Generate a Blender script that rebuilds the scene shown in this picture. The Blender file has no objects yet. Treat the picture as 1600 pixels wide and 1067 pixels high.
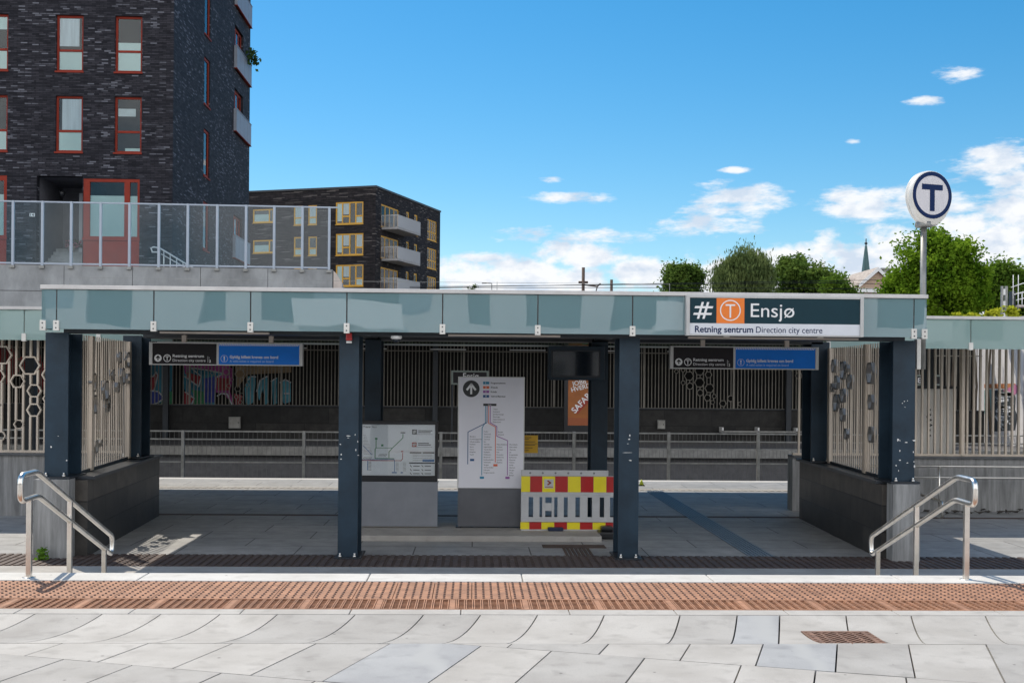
import bpy, math, random
from mathutils import Vector, Matrix
random.seed(7)
C = bpy.context.scene
COL = C.collection
# ------------------------------------------------------------------ camera, sky, sun, exposure
F = 1850.0; YAW = 60/F; ROLL = .0085; HC = 2.35; SHY = 62.0
cam = bpy.data.objects.new('camera', bpy.data.cameras.new('camera'))
COL.objects.link(cam)
cam.data.sensor_width = 36; cam.data.lens = F/1600*36
cam.data.shift_y = SHY/1600
cam.data.clip_start = .1; cam.data.clip_end = 5000
cam.matrix_world = Matrix.Translation((0, 0, HC)) @ Matrix.Rotation(-YAW, 4, 'Z') @ Matrix.Rotation(math.pi/2, 4, 'X') @ Matrix.Rotation(ROLL, 4, 'Z')
C.camera = cam
C.view_settings.view_transform = 'Standard'; C.view_settings.look = 'None'
C.view_settings.exposure = 0.25; C.view_settings.gamma = 1.0
C.render.resolution_x = 1024; C.render.resolution_y = 682
C.cycles.max_bounces = 8; C.cycles.transparent_max_bounces = 24

TO_SUN = Vector((-.42, .55, 1.0)).normalized()
SUN_EL = math.asin(TO_SUN.z); SUN_AZ = math.atan2(TO_SUN.x, TO_SUN.y)
sun = bpy.data.objects.new('sun', bpy.data.lights.new('sun', 'SUN'))
COL.objects.link(sun)
sun.data.energy = 3.8; sun.data.angle = math.radians(.5); sun.data.color = (1, .915, .79)
sun.rotation_mode = 'QUATERNION'; sun.rotation_quaternion = (-TO_SUN).to_track_quat('-Z', 'Y')

def ray(px, py):
    dx = px-800; dy = py-533.5-SHY
    u = dx*math.cos(ROLL)+dy*math.sin(ROLL); v = -dx*math.sin(ROLL)+dy*math.cos(ROLL)
    return (u*math.cos(YAW)+F*math.sin(YAW), F*math.cos(YAW)-u*math.sin(YAW), -v)
def P(px, py, Y):
    a, b, c = ray(px, py); t = Y/b
    return Vector((t*a, Y, HC+t*c))
def PX(px, Y, py=560): return P(px, py, Y).x
def PZ(py, Y, px=740): return P(px, py, Y).z
def G(px, py, z=0):
    a, b, c = ray(px, py); t = (z-HC)/c
    return Vector((t*a, t*b, z))
def ON(px, py, o, u):
    """(s, z) where a sight line meets the upright plane through o along u"""
    a, b, c = ray(px, py)
    d = a*u[1]-b*u[0]; t = (o[0]*u[1]-o[1]*u[0])/d
    return ((t*a-o[0])*u[0]+(t*b-o[1])*u[1], HC+t*c)
def AZEL(px, py):
    a, b, c = ray(px, py)
    return math.atan2(a, b), math.atan2(c, math.hypot(a, b))

w = bpy.data.worlds.new('World'); C.world = w; w.use_nodes = True
wn = w.node_tree.nodes; wl = w.node_tree.links
bg = wn['Background']; bg.inputs['Strength'].default_value = .15
sky = wn.new('ShaderNodeTexSky'); sky.sky_type = 'NISHITA'; sky.sun_disc = False
sky.sun_elevation = SUN_EL; sky.sun_rotation = SUN_AZ
sky.air_density = 1.0; sky.dust_density = .25; sky.ozone_density = 3.0
hs = wn.new('ShaderNodeHueSaturation'); hs.inputs['Saturation'].default_value = 1.42; hs.inputs['Hue'].default_value = .490; hs.inputs['Value'].default_value = .74
wl.new(sky.outputs[0], hs.inputs['Color'])
tc = wn.new('ShaderNodeTexCoord'); sp = wn.new('ShaderNodeSeparateXYZ'); wl.new(tc.outputs['Generated'], sp.inputs[0])
def M_(op, a, b=None, c=None):
    n = wn.new('ShaderNodeMath'); n.operation = op
    for i, x in enumerate((a, b, c)):
        if x is None: continue
        if isinstance(x, (int, float)): n.inputs[i].default_value = x
        else: wl.new(x, n.inputs[i])
    return n.outputs[0]
az = M_('ARCTAN2', sp.outputs[0], sp.outputs[1]); el = M_('ARCSINE', sp.outputs[2])
def comb(x, y, z):
    n = wn.new('ShaderNodeCombineXYZ')
    for i, k in enumerate((x, y, z)):
        if isinstance(k, (int, float)): n.inputs[i].default_value = k
        else: wl.new(k, n.inputs[i])
    return n.outputs[0]
def noise(vec, scale, detail=8, rough=.6):
    n = wn.new('ShaderNodeTexNoise'); n.inputs['Scale'].default_value = scale
    n.inputs['Detail'].default_value = detail; n.inputs['Roughness'].default_value = rough
    wl.new(vec, n.inputs['Vector']); return n.outputs['Fac']
def blob(px, py, wpx, hpx):
    a, e = AZEL(px, py)
    x = M_('MULTIPLY', M_('SUBTRACT', az, a), F/wpx); y = M_('MULTIPLY', M_('SUBTRACT', el, e), F/hpx)
    return M_('SUBTRACT', 1.0, M_('ADD', M_('MULTIPLY', x, x), M_('MULTIPLY', y, y)))
def most(lst):
    r = lst[0]
    for k in lst[1:]: r = M_('MAXIMUM', r, k)
    return r
nz_w = noise(comb(az, M_('MULTIPLY', el, 3.2), 1.7), 22, 9, .62)      # streaky
nz_c = noise(comb(az, M_('MULTIPLY', el, 1.5), 4.1), 30, 9, .58)      # heaped
thin = most([blob(1152, 310, 112, 33), blob(1100, 354, 92, 19), blob(892, 310, 72, 11), blob(1490, 116, 45, 14), blob(1447, 159, 30, 9),
             blob(1331, 222, 14, 5), blob(1420, 314, 165, 32), blob(1550, 250, 75, 24), blob(890, 368, 130, 14), blob(740, 403, 70, 9), blob(1580, 300, 60, 30),
             blob(1150, 266, 30, 6), blob(860, 280, 25, 6)])
heap = most([blob(905, 400, 85, 28), blob(820, 442, 240, 46), blob(1020, 430, 110, 30), blob(1140, 440, 120, 52), blob(1270, 430, 150, 60), blob(1340, 408, 90, 36),
             blob(1420, 405, 100, 62), blob(1540, 390, 130, 66), blob(1500, 440, 260, 90), blob(1590, 340, 70, 40),
             blob(2000, 300, 300, 120), blob(-500, 380, 500, 120), blob(2700, 430, 500, 180), M_('MULTIPLY', M_('SUBTRACT', .075, el), 16.0)])
def sstep(x, lo, hi):
    n = wn.new('ShaderNodeMapRange'); n.interpolation_type = 'SMOOTHSTEP'
    n.inputs['From Min'].default_value = lo; n.inputs['From Max'].default_value = hi
    wl.new(x, n.inputs['Value']); return n.outputs[0]
m_thin = M_('MULTIPLY', sstep(M_('ADD', M_('MULTIPLY', thin, .9), M_('MULTIPLY', M_('SUBTRACT', nz_w, .5), 5.0)), .0, 1.2), .97)
m_heap = sstep(M_('ADD', M_('MULTIPLY', heap, 1.1), M_('MULTIPLY', M_('SUBTRACT', nz_c, .5), 3.6)), .02, .85)
nz_b = noise(tc.outputs['Generated'], 2.6, 7, .55)          # unseen broken clouds behind the viewpoint, added as fill light
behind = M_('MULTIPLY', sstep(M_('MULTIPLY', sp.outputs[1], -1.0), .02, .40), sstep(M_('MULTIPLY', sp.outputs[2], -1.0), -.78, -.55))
m_fill = M_('MULTIPLY', sstep(nz_b, .32, .46), behind)
mask = M_('MAXIMUM', m_thin, m_heap)
shade = noise(comb(az, M_('MULTIPLY', el, 1.8), 9.3), 34, 7, .55)
cr = wn.new('ShaderNodeValToRGB'); wl.new(shade, cr.inputs[0])
cr.color_ramp.elements[0].position = .36; cr.color_ramp.elements[0].color = (3.7, 4.25, 5.0, 1)
cr.color_ramp.elements[1].position = .56; cr.color_ramp.elements[1].color = (5.5, 5.6, 5.75, 1)
mx = wn.new('ShaderNodeMix'); mx.data_type = 'RGBA'
wl.new(mask, mx.inputs['Factor']); wl.new(hs.outputs[0], mx.inputs['A']); wl.new(cr.outputs[0], mx.inputs['B'])
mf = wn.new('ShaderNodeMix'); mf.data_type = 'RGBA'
wl.new(m_fill, mf.inputs['Factor']); wl.new(mx.outputs['Result'], mf.inputs['A']); mf.inputs['B'].default_value = (10.0, 10.1, 10.4, 1)
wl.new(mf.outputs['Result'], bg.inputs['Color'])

# ------------------------------------------------------------------ helpers
def new_obj(name, data, parent=None, loc=(0, 0, 0)):
    o = bpy.data.objects.new(name, data); COL.objects.link(o)
    o.location = loc
    if parent: o.parent = parent
    return o
def wpos(o):
    v = Vector((0, 0, 0))
    while o: v += o.location; o = o.parent
    return v
def tag(o, label=None, cat=None, group=None, kind=None):
    if label: o['label'] = label
    if cat: o['category'] = cat
    if group: o['group'] = group
    if kind: o['kind'] = kind
    return o
def thing(name, loc, label, cat, group=None):
    return tag(new_obj(name, None, None, loc), label, cat, group)
class MB:
    """collects shapes in world coordinates, links them as ONE mesh object"""
    def __init__(s): s.v = []; s.f = []; s.m = []; s.sm = []; s.mi = 0; s.smooth = False
    def face(s, pts):
        b = len(s.v); s.v += [tuple(p) for p in pts]; s.f.append(tuple(range(b, b+len(pts)))); s.m.append(s.mi); s.sm.append(s.smooth)
    def raw(s, vs, fs):
        b = len(s.v); s.v += [tuple(p) for p in vs]
        for f in fs: s.f.append(tuple(b+i for i in f)); s.m.append(s.mi); s.sm.append(s.smooth)
    def box(s, x0, x1, y0, y1, z0, z1):
        if x0 > x1: x0, x1 = x1, x0
        if y0 > y1: y0, y1 = y1, y0
        if z0 > z1: z0, z1 = z1, z0
        s.prism([(x0, y0), (x1, y0), (x1, y1), (x0, y1)], z0, z1)
    def prism(s, poly, z0, z1):                       # CCW footprint
        n = len(poly)
        vs = [(x, y, z0) for x, y in poly]+[(x, y, z1) for x, y in poly]
        s.raw(vs, [tuple(range(n-1, -1, -1)), tuple(range(n, 2*n))]+[(i, (i+1) % n, n+(i+1) % n, n+i) for i in range(n)])
    def slab(s, poly, n, t):                          # any planar 3-D polygon thickened by t along n
        k = len(poly); n = Vector(n).normalized()*t
        vs = [Vector(p) for p in poly]+[Vector(p)+n for p in poly]
        s.raw(vs, [tuple(range(k)), tuple(range(2*k-1, k-1, -1))]+[(i, k+i, k+(i+1) % k, (i+1) % k) for i in range(k)])
    def obox(s, o, u, s0, s1, d0, d1, z0, z1):        # box in the frame: along u, d to the left of u, up
        n = (-u[1], u[0])
        q = lambda a, d: (o[0]+u[0]*a+n[0]*d, o[1]+u[1]*a+n[1]*d)
        s.prism([q(s0, d0), q(s1, d0), q(s1, d1), q(s0, d1)], z0, z1)
    def tube(s, pts, r, seg=8, ry=None, cap=True):
        pts = [Vector(p) for p in pts]; rings = []; prev = None
        for i, p in enumerate(pts):
            t = ((pts[i+1]-p).normalized() if i+1 < len(pts) else Vector()) + ((p-pts[i-1]).normalized() if i else Vector())
            t.normalize()
            if prev is None:
                a = Vector((0, 0, 1)) if abs(t.z) < .9 else Vector((1, 0, 0))
                n1 = t.cross(a).normalized()
            else: n1 = (prev - t*prev.dot(t)).normalized()
            prev = n1; n2 = t.cross(n1)
            rr = r[i] if isinstance(r, (list, tuple)) else r
            k = 1.0
            if 0 < i < len(pts)-1:
                c = (pts[i+1]-p).normalized().dot((p-pts[i-1]).normalized()); k = 1/max(.6, math.sqrt((1+c)/2))
            rings.append([p+(n1*math.cos(2*math.pi*j/seg)+n2*math.sin(2*math.pi*j/seg)*(ry/rr if ry else 1))*rr*(k if k < 1.2 else 1.1) for j in range(seg)])
        vs = [q for R in rings for q in R]; fs = []
        for i in range(len(rings)-1):
            for j in range(seg):
                fs.append((i*seg+j, i*seg+(j+1) % seg, (i+1)*seg+(j+1) % seg, (i+1)*seg+j))
        if cap: fs += [tuple(range(seg-1, -1, -1)), tuple((len(rings)-1)*seg+j for j in range(seg))]
        sm = s.smooth; s.smooth = seg > 5; s.raw(vs, fs); s.smooth = sm
    def lathe(s, c, prof, seg=16):                    # prof = [(r, z)...] about the vertical through c
        vs = []; fs = []
        for r, z in prof:
            for j in range(seg): vs.append((c[0]+r*math.cos(2*math.pi*j/seg), c[1]+r*math.sin(2*math.pi*j/seg), z))
        for i in range(len(prof)-1):
            for j in range(seg): fs.append((i*seg+j, i*seg+(j+1) % seg, (i+1)*seg+(j+1) % seg, (i+1)*seg+j))
        fs += [tuple(range(seg-1, -1, -1)), tuple((len(prof)-1)*seg+j for j in range(seg))]
        sm = s.smooth; s.smooth = True; s.raw(vs, fs); s.smooth = sm
    def build(s, name, mat, parent=None, bevel=0, loc=None):
        me = bpy.data.meshes.new(name); o0 = wpos(parent) if parent else Vector(loc or (0, 0, 0))
        me.from_pydata([(x-o0.x, y-o0.y, z-o0.z) for x, y, z in s.v], [], s.f)
        for m in (mat if isinstance(mat, (list, tuple)) else [mat]): me.materials.append(m)
        me.polygons.foreach_set('material_index', s.m); me.polygons.foreach_set('use_smooth', s.sm)
        me.update()
        o = new_obj(name, me, parent, (0, 0, 0) if parent else o0)
        if bevel:
            md = o.modifiers.new('bevel', 'BEVEL'); md.width = bevel; md.segments = 2; md.limit_method = 'ANGLE'
        return o
def boxes(name, mat, parent, lst, bevel=0):
    b = MB()
    for q in lst: b.box(*q)
    return b.build(name, mat, parent, bevel)

# ------------------------------------------------------------------ materials
MATS = {}
def mat(name, col, rough=.6, metal=0, var=0, scale=4, bump=0, bscale=60, coat=0, spec=.5, stretch=None, col2=None, detail=5):
    if name in MATS: return MATS[name]
    m = bpy.data.materials.new(name); m.use_nodes = True; MATS[name] = m
    n = m.node_tree.nodes; l = m.node_tree.links; b = n['Principled BSDF']
    b.inputs['Base Color'].default_value = (*col, 1); b.inputs['Roughness'].default_value = rough
    b.inputs['Metallic'].default_value = metal; b.inputs['Coat Weight'].default_value = coat; b.inputs['Coat Roughness'].default_value = .04
    b.inputs['Specular IOR Level'].default_value = spec
    t = n.new('ShaderNodeTexCoord'); mp = n.new('ShaderNodeMapping'); l.new(t.outputs['Object'], mp.inputs[0])
    if stretch: mp.inputs['Scale'].default_value = stretch
    if var or col2:
        z = n.new('ShaderNodeTexNoise'); z.inputs['Scale'].default_value = scale; z.inputs['Detail'].default_value = detail; z.inputs['Roughness'].default_value = .65
        l.new(mp.outputs[0], z.inputs['Vector'])
        r = n.new('ShaderNodeValToRGB'); l.new(z.outputs['Fac'], r.inputs[0])
        c2 = col2 or [min(1, c*(1+var)) for c in col]; c1 = col if col2 else [c*(1-var) for c in col]
        r.color_ramp.elements[0].position = .34; r.color_ramp.elements[1].position = .66
        r.color_ramp.elements[0].color = (*c1, 1); r.color_ramp.elements[1].color = (*c2, 1)
        l.new(r.outputs[0], b.inputs['Base Color'])
        mr = n.new('ShaderNodeMapRange'); mr.inputs['To Min'].default_value = max(.02, rough-.08); mr.inputs['To Max'].default_value = min(1, rough+.1)
        l.new(z.outputs['Fac'], mr.inputs['Value']); l.new(mr.outputs[0], b.inputs['Roughness'])
    if bump:
        z2 = n.new('ShaderNodeTexNoise'); z2.inputs['Scale'].default_value = bscale; z2.inputs['Detail'].default_value = 4; l.new(mp.outputs[0], z2.inputs['Vector'])
        bp = n.new('ShaderNodeBump'); bp.inputs['Strength'].default_value = bump; bp.inputs['Distance'].default_value = .01
        l.new(z2.outputs['Fac'], bp.inputs['Height']); l.new(bp.outputs[0], b.inputs['Normal'])
    return m
def stone_mat(name, c1, c2, speck, rough=.75, veins=None):
    """granite: broad tone drift, fine grain, optional pale veins"""
    m = mat(name, c1, rough); n = m.node_tree.nodes; l = m.node_tree.links; b = n['Principled BSDF']
    t = n.new('ShaderNodeTexCoord')
    def nz(s, d=4):
        z = n.new('ShaderNodeTexNoise'); z.inputs['Scale'].default_value = s; z.inputs['Detail'].default_value = d; l.new(t.outputs['Object'], z.inputs[0]); return z.outputs['Fac']
    def mixc(f, a, bb):
        x = n.new('ShaderNodeMix'); x.data_type = 'RGBA'; l.new(f, x.inputs['Factor'])
        for i, k in (('A', a), ('B', bb)):
            if isinstance(k, tuple): x.inputs[i].default_value = (*k, 1)
            else: l.new(k, x.inputs[i])
        return x.outputs['Result']
    def rng(f, lo, hi):
        r = n.new('ShaderNodeMapRange'); r.inputs['From Min'].default_value = lo; r.inputs['From Max'].default_value = hi; l.new(f, r.inputs['Value']); return r.outputs[0]
    c = mixc(rng(nz(2.2, 6), .35, .65), c1, c2)
    g = nz(160, 3)
    c = mixc(rng(g, .56, .78), c, speck)
    st = nz(7, 7)
    c = mixc(rng(st, .53, .82), c, tuple(k*.82 for k in c1))
    vo = n.new('ShaderNodeTexVoronoi'); vo.inputs['Scale'].default_value = 5.5; l.new(t.outputs['Object'], vo.inputs[0])      # gum spots and grit
    mr_ = n.new('ShaderNodeMapRange'); mr_.inputs['From Min'].default_value = .045; mr_.inputs['From Max'].default_value = .07; mr_.inputs['To Min'].default_value = 1; mr_.inputs['To Max'].default_value = 0; l.new(vo.outputs['Distance'], mr_.inputs['Value'])
    sx = n.new('ShaderNodeSeparateColor'); l.new(vo.outputs['Color'], sx.inputs[0])
    gt = n.new('ShaderNodeMath'); gt.operation = 'GREATER_THAN'; gt.inputs[1].default_value = .62; l.new(sx.outputs[0], gt.inputs[0])
    mm_ = n.new('ShaderNodeMath'); mm_.operation = 'MULTIPLY'; l.new(mr_.outputs[0], mm_.inputs[0]); l.new(gt.outputs[0], mm_.inputs[1])
    c = mixc(mm_.outputs[0], c, tuple(k*.45 for k in c1))
    if veins:
        wv = n.new('ShaderNodeTexWave'); wv.inputs['Scale'].default_value = .55; wv.inputs['Distortion'].default_value = 7; wv.inputs['Detail'].default_value = 4
        l.new(t.outputs['Object'], wv.inputs[0]); c = mixc(rng(wv.outputs['Fac'], .86, 1), c, veins)
    l.new(c, b.inputs['Base Color'])
    bp = n.new('ShaderNodeBump'); bp.inputs['Strength'].default_value = .35; bp.inputs['Distance'].default_value = .004; l.new(g, bp.inputs['Height']); l.new(bp.outputs[0], b.inputs['Normal'])
    return m
def grid_mat(name, axes, bw, bh, c1, c2, mortar, msize=.006, rough=.6, bias=0, offset=.5, var=.12, bump=.4, streak=None, rot=0, spec=.5):
    """coursed stone / paving / brick on two object axes"""
    m = mat(name, c1, rough, spec=spec); n = m.node_tree.nodes; l = m.node_tree.links; b = n['Principled BSDF']
    t = n.new('ShaderNodeTexCoord'); s = n.new('ShaderNodeSeparateXYZ'); l.new(t.outputs['Object'], s.inputs[0])
    cb = n.new('ShaderNodeCombineXYZ')
    if axes[0] == 's':                                 # run along a wall of any heading
        a = n.new('ShaderNodeMath'); a.operation = 'ADD'; l.new(s.outputs[0], a.inputs[0]); l.new(s.outputs[1], a.inputs[1]); l.new(a.outputs[0], cb.inputs[0])
    else: l.new(s.outputs['XYZ'.index(axes[0])], cb.inputs[0])
    l.new(s.outputs['XYZ'.index(axes[1])], cb.inputs[1])
    mp = n.new('ShaderNodeMapping'); mp.inputs['Rotation'].default_value[2] = rot; l.new(cb.outputs[0], mp.inputs[0])
    k = n.new('ShaderNodeTexBrick'); k.offset = offset; k.squash = 1
    k.inputs['Scale'].default_value = 1; k.inputs['Brick Width'].default_value = bw; k.inputs['Row Height'].default_value = bh
    k.inputs['Mortar Size'].default_value = msize; k.inputs['Bias'].default_value = bias
    k.inputs['Color1'].default_value = (*c1, 1); k.inputs['Color2'].default_value = (*c2, 1); k.inputs['Mortar'].default_value = (*mortar, 1)
    l.new(mp.outputs[0], k.inputs['Vector'])
    out = k.outputs['Color']
    z = n.new('ShaderNodeTexNoise'); z.inputs['Scale'].default_value = 3; z.inputs['Detail'].default_value = 8; z.inputs['Roughness'].default_value = .7; l.new(t.outputs['Object'], z.inputs[0])
    hv = n.new('ShaderNodeHueSaturation'); mr = n.new('ShaderNodeMapRange'); mr.inputs['From Min'].default_value = .3; mr.inputs['From Max'].default_value = .7
    mr.inputs['To Min'].default_value = 1-var; mr.inputs['To Max'].default_value = 1+var; l.new(z.outputs['Fac'], mr.inputs['Value']); l.new(mr.outputs[0], hv.inputs['Value'])
    l.new(out, hv.inputs['Color']); out = hv.outputs[0]
    if streak:                                         # scattered pale bricks
        k2 = n.new('ShaderNodeTexBrick'); k2.offset = .37; k2.inputs['Scale'].default_value = 1; k2.inputs['Brick Width'].default_value = streak[0]; k2.inputs['Row Height'].default_value = bh
        k2.inputs['Mortar Size'].default_value = msize; k2.inputs['Color1'].default_value = (0, 0, 0, 1); k2.inputs['Color2'].default_value = (1, 1, 1, 1); k2.inputs['Mortar'].default_value = (0, 0, 0, 1)
        l.new(mp.outputs[0], k2.inputs['Vector'])
        z3 = n.new('ShaderNodeTexNoise'); z3.inputs['Scale'].default_value = .45; z3.inputs['Detail'].default_value = 3; l.new(cb.outputs[0], z3.inputs[0])
        ad = n.new('ShaderNodeMath'); ad.operation = 'MULTIPLY_ADD'; l.new(z3.outputs['Fac'], ad.inputs[0]); ad.inputs[1].default_value = .55; l.new(k2.outputs['Color'], ad.inputs[2])
        r2 = n.new('ShaderNodeMapRange'); r2.inputs['From Min'].default_value = streak[2]; r2.inputs['From Max'].default_value = streak[2]+.16; l.new(ad.outputs[0], r2.inputs['Value'])
        x = n.new('ShaderNodeMix'); x.data_type = 'RGBA'; l.new(r2.outputs[0], x.inputs['Factor']); l.new(out, x.inputs['A']); x.inputs['B'].default_value = (*streak[1], 1)
        out = x.outputs['Result']
    l.new(out, b.inputs['Base Color'])
    bp = n.new('ShaderNodeBump'); bp.inputs['Strength'].default_value = bump; bp.inputs['Distance'].default_value = .006; bp.invert = True
    l.new(k.outputs['Fac'], bp.inputs['Height']); l.new(bp.outputs[0], b.inputs['Normal'])
    return m
def glass_mat(name, tint, refl=1.0, rough=0.0, ior=1.5, haze=0.0, hazecol=(.5, .6, .6)):
    m = bpy.data.materials.new(name); m.use_nodes = True; MATS[name] = m
    n = m.node_tree.nodes; l = m.node_tree.links; n.remove(n['Principled BSDF'])
    tr = n.new('ShaderNodeBsdfTransparent'); tr.inputs[0].default_value = (*tint, 1)
    gl = n.new('ShaderNodeBsdfGlossy'); gl.inputs['Roughness'].default_value = rough
    fr = n.new('ShaderNodeFresnel'); fr.inputs[0].default_value = ior
    mu = n.new('ShaderNodeMath'); mu.operation = 'MULTIPLY'; mu.inputs[1].default_value = refl; mu.use_clamp = True; l.new(fr.outputs[0], mu.inputs[0])
    base = tr.outputs[0]
    if haze:
        d = n.new('ShaderNodeBsdfDiffuse'); d.inputs[0].default_value = (*hazecol, 1)
        x0 = n.new('ShaderNodeMixShader'); x0.inputs[0].default_value = haze; l.new(base, x0.inputs[1]); l.new(d.outputs[0], x0.inputs[2]); base = x0.outputs[0]
    x = n.new('ShaderNodeMixShader'); l.new(mu.outputs[0], x.inputs[0]); l.new(base, x.inputs[1]); l.new(gl.outputs[0], x.inputs[2])
    l.new(x.outputs[0], n['Material Output'].inputs[0])
    return m
def frosted_mat(name, col, trans=.45, refl=1.3, clear=.16):
    """sand-blasted glass: lets light through scattered, mirrors faintly on its face"""
    m = bpy.data.materials.new(name); m.use_nodes = True; MATS[name] = m
    n = m.node_tree.nodes; l = m.node_tree.links; n.remove(n['Principled BSDF'])
    d = n.new('ShaderNodeBsdfDiffuse'); d.inputs[0].default_value = (*col, 1)
    t = n.new('ShaderNodeBsdfTranslucent'); t.inputs[0].default_value = (*[min(1, c*1.35) for c in col], 1)
    x = n.new('ShaderNodeMixShader'); x.inputs[0].default_value = trans; l.new(d.outputs[0], x.inputs[1]); l.new(t.outputs[0], x.inputs[2])
    g = n.new('ShaderNodeBsdfGlossy'); g.inputs['Roughness'].default_value = .012
    tc_ = n.new('ShaderNodeTexCoord'); z = n.new('ShaderNodeTexNoise'); z.inputs['Scale'].default_value = .9; z.inputs['Detail'].default_value = 1; l.new(tc_.outputs['Object'], z.inputs[0])
    bp = n.new('ShaderNodeBump'); bp.inputs['Strength'].default_value = .09; bp.inputs['Distance'].default_value = .05; l.new(z.outputs['Fac'], bp.inputs['Height']); l.new(bp.outputs[0], g.inputs['Normal'])
    fr = n.new('ShaderNodeFresnel'); fr.inputs[0].default_value = 1.52
    mu = n.new('ShaderNodeMath'); mu.operation = 'MULTIPLY'; mu.inputs[1].default_value = refl*2; mu.use_clamp = True; l.new(fr.outputs[0], mu.inputs[0])
    y = n.new('ShaderNodeMixShader'); l.new(mu.outputs[0], y.inputs[0]); l.new(x.outputs[0], y.inputs[1]); l.new(g.outputs[0], y.inputs[2])
    tp = n.new('ShaderNodeBsdfTransparent'); tp.inputs[0].default_value = (.75, .9, .9, 1)
    v = n.new('ShaderNodeMixShader'); v.inputs[0].default_value = clear; l.new(y.outputs[0], v.inputs[1]); l.new(tp.outputs[0], v.inputs[2])
    l.new(v.outputs[0], n['Material Output'].inputs[0])
    return m
def leaf_mat(name, c1, c2):
    m = bpy.data.materials.new(name); m.use_nodes = True; MATS[name] = m
    n = m.node_tree.nodes; l = m.node_tree.links; n.remove(n['Principled BSDF'])
    t = n.new('ShaderNodeTexCoord'); z = n.new('ShaderNodeTexNoise'); z.inputs['Scale'].default_value = .9; z.inputs['Detail'].default_value = 6; l.new(t.outputs['Object'], z.inputs[0])
    r = n.new('ShaderNodeValToRGB'); r.color_ramp.elements[0].position = .35; r.color_ramp.elements[1].position = .68
    r.color_ramp.elements[0].color = (*c1, 1); r.color_ramp.elements[1].color = (*c2, 1); l.new(z.outputs['Fac'], r.inputs[0])
    d = n.new('ShaderNodeBsdfDiffuse'); tr = n.new('ShaderNodeBsdfTranslucent'); x = n.new('ShaderNodeMixShader'); x.inputs[0].default_value = .38
    l.new(r.outputs[0], d.inputs[0]); l.new(r.outputs[0], tr.inputs[0]); l.new(d.outputs[0], x.inputs[1]); l.new(tr.outputs[0], x.inputs[2])
    l.new(x.outputs[0], n['Material Output'].inputs[0]); return m

GRAN = stone_mat('granite_light', (.395, .37, .335), (.485, .46, .422), (.29, .285, .27))
GRAN2 = stone_mat('granite_mid', (.335, .315, .288), (.42, .40, .37), (.24, .24, .23))
GRANB = stone_mat('granite_bluish', (.325, .325, .325), (.40, .40, .395), (.24, .245, .25), veins=(.395, .395, .385))
JOINT = mat('joint_dirt', (.055, .048, .04), .95, var=.4, scale=12)
KERB = stone_mat('granite_kerb', (.54, .52, .48), (.62, .60, .56), (.40, .39, .37))
PLAZA = grid_mat('plaza_slabs', 'XY', 1.6, .8, (.28, .28, .275), (.345, .34, .33), (.07, .067, .062), .009, .6, var=.26, bump=.3)
RUST = mat('rusty_cast_iron', (.37, .185, .105), .7, 0, .25, 9, .5, 90, detail=8)
RUSTD = mat('dark_cast_iron', (.085, .055, .042), .75, 0, .3, 9, .3, 90)
HOLE = mat('drain_dark', (.012, .01, .009), .9, var=.2)
ASPH = mat('asphalt', (.05, .05, .05), .9, var=.2, scale=3, bump=.4)
BALL = mat('ballast', (.075, .066, .058), .95, var=.35, scale=5, bump=.8, bscale=25)
CONC = mat('concrete', (.33, .33, .325), .85, 0, .24, 1.6, .25, 40, detail=9)
CONCB = mat('board_marked_concrete', (.25, .25, .245), .85, 0, .35, 2.2, .3, 30, stretch=(5, 5, .5), detail=7)
CONCL = mat('pale_concrete', (.55, .48, .43), .85, 0, .12, 3)
STEEL = mat('blue_black_steel', (.016, .034, .053), .45, 0, .25, 2.2, .08, 30, spec=.35)
STEELD = mat('dark_steel', (.02, .026, .034), .45, 0, .25, 2)
INOX = mat('stainless', (.80, .76, .70), .30, 1, .10, 6, .05, 120)
ALU = mat('aluminium', (.62, .62, .61), .42, .55, .08, 5)
GALV = mat('galvanised', (.28, .28, .265), .5, .6, .22, 5)
TAUPE = mat('champagne_slats', (.58, .50, .41), .5, .15, .16, 3, stretch=(1, 1, .3))
HEXM = mat('bronze_hexagon', (.36, .34, .31), .34, .8, .12, 5)
SLATE = grid_mat('black_slate_cladding', 'sZ', 1.25, .36, (.022, .021, .020), (.085, .074, .062), (.006, .006, .006), .008, .42, var=.55, bump=.5)
SLATEW = grid_mat('rough_slate_blocks', 'XZ', 1.9, .62, (.012, .012, .0115), (.032, .03, .027), (.008, .008, .008), .012, .7, var=.6, bump=.6)
WHITE = mat('white_paint', (.78, .78, .77), .45, var=.04, scale=3)
CREAM = mat('cream_body', (.72, .70, .65), .35, 0, .1, 4, coat=.2)
BLACKP = mat('black_plastic', (.012, .013, .016), .35, var=.15)
SCREEN = mat('dark_screen', (.006, .012, .020), .12, coat=.4)
SGREY = mat('sign_frame_grey', (.50, .50, .49), .45, .3, .05)
TEAL = mat('sign_petrol', (.008, .036, .050), .5, var=.06, spec=.2)
ORANGE = mat('sign_orange', (.82, .20, .02), .4, var=.04)
BLUE = mat('sign_blue', (.003, .17, .66), .45, var=.05, spec=.25)
SIGNBK = mat('sign_black', (.014, .012, .014), .5, var=.1, spec=.25)
LGREY = mat('sign_pale_grey', (.66, .68, .72), .5, var=.03)
NAVY = mat('navy_lettering', (.006, .022, .085), .6, spec=.15)
WHITEL = mat('white_lettering', (.8, .8, .8), .5)
MAPW = mat('map_sheet', (.80, .80, .86), .45, var=.02, scale=2)
POSTER = mat('poster_sheet', (.86, .90, .95), .25, var=.03, scale=2, coat=.6)
PANELG = mat('board_grey_panel', (.235, .25, .28), .45, .2, .12, 1.5)
PANELD = mat('board_dark_panel', (.13, .135, .15), .4, .3, .15, 1.2)
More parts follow.
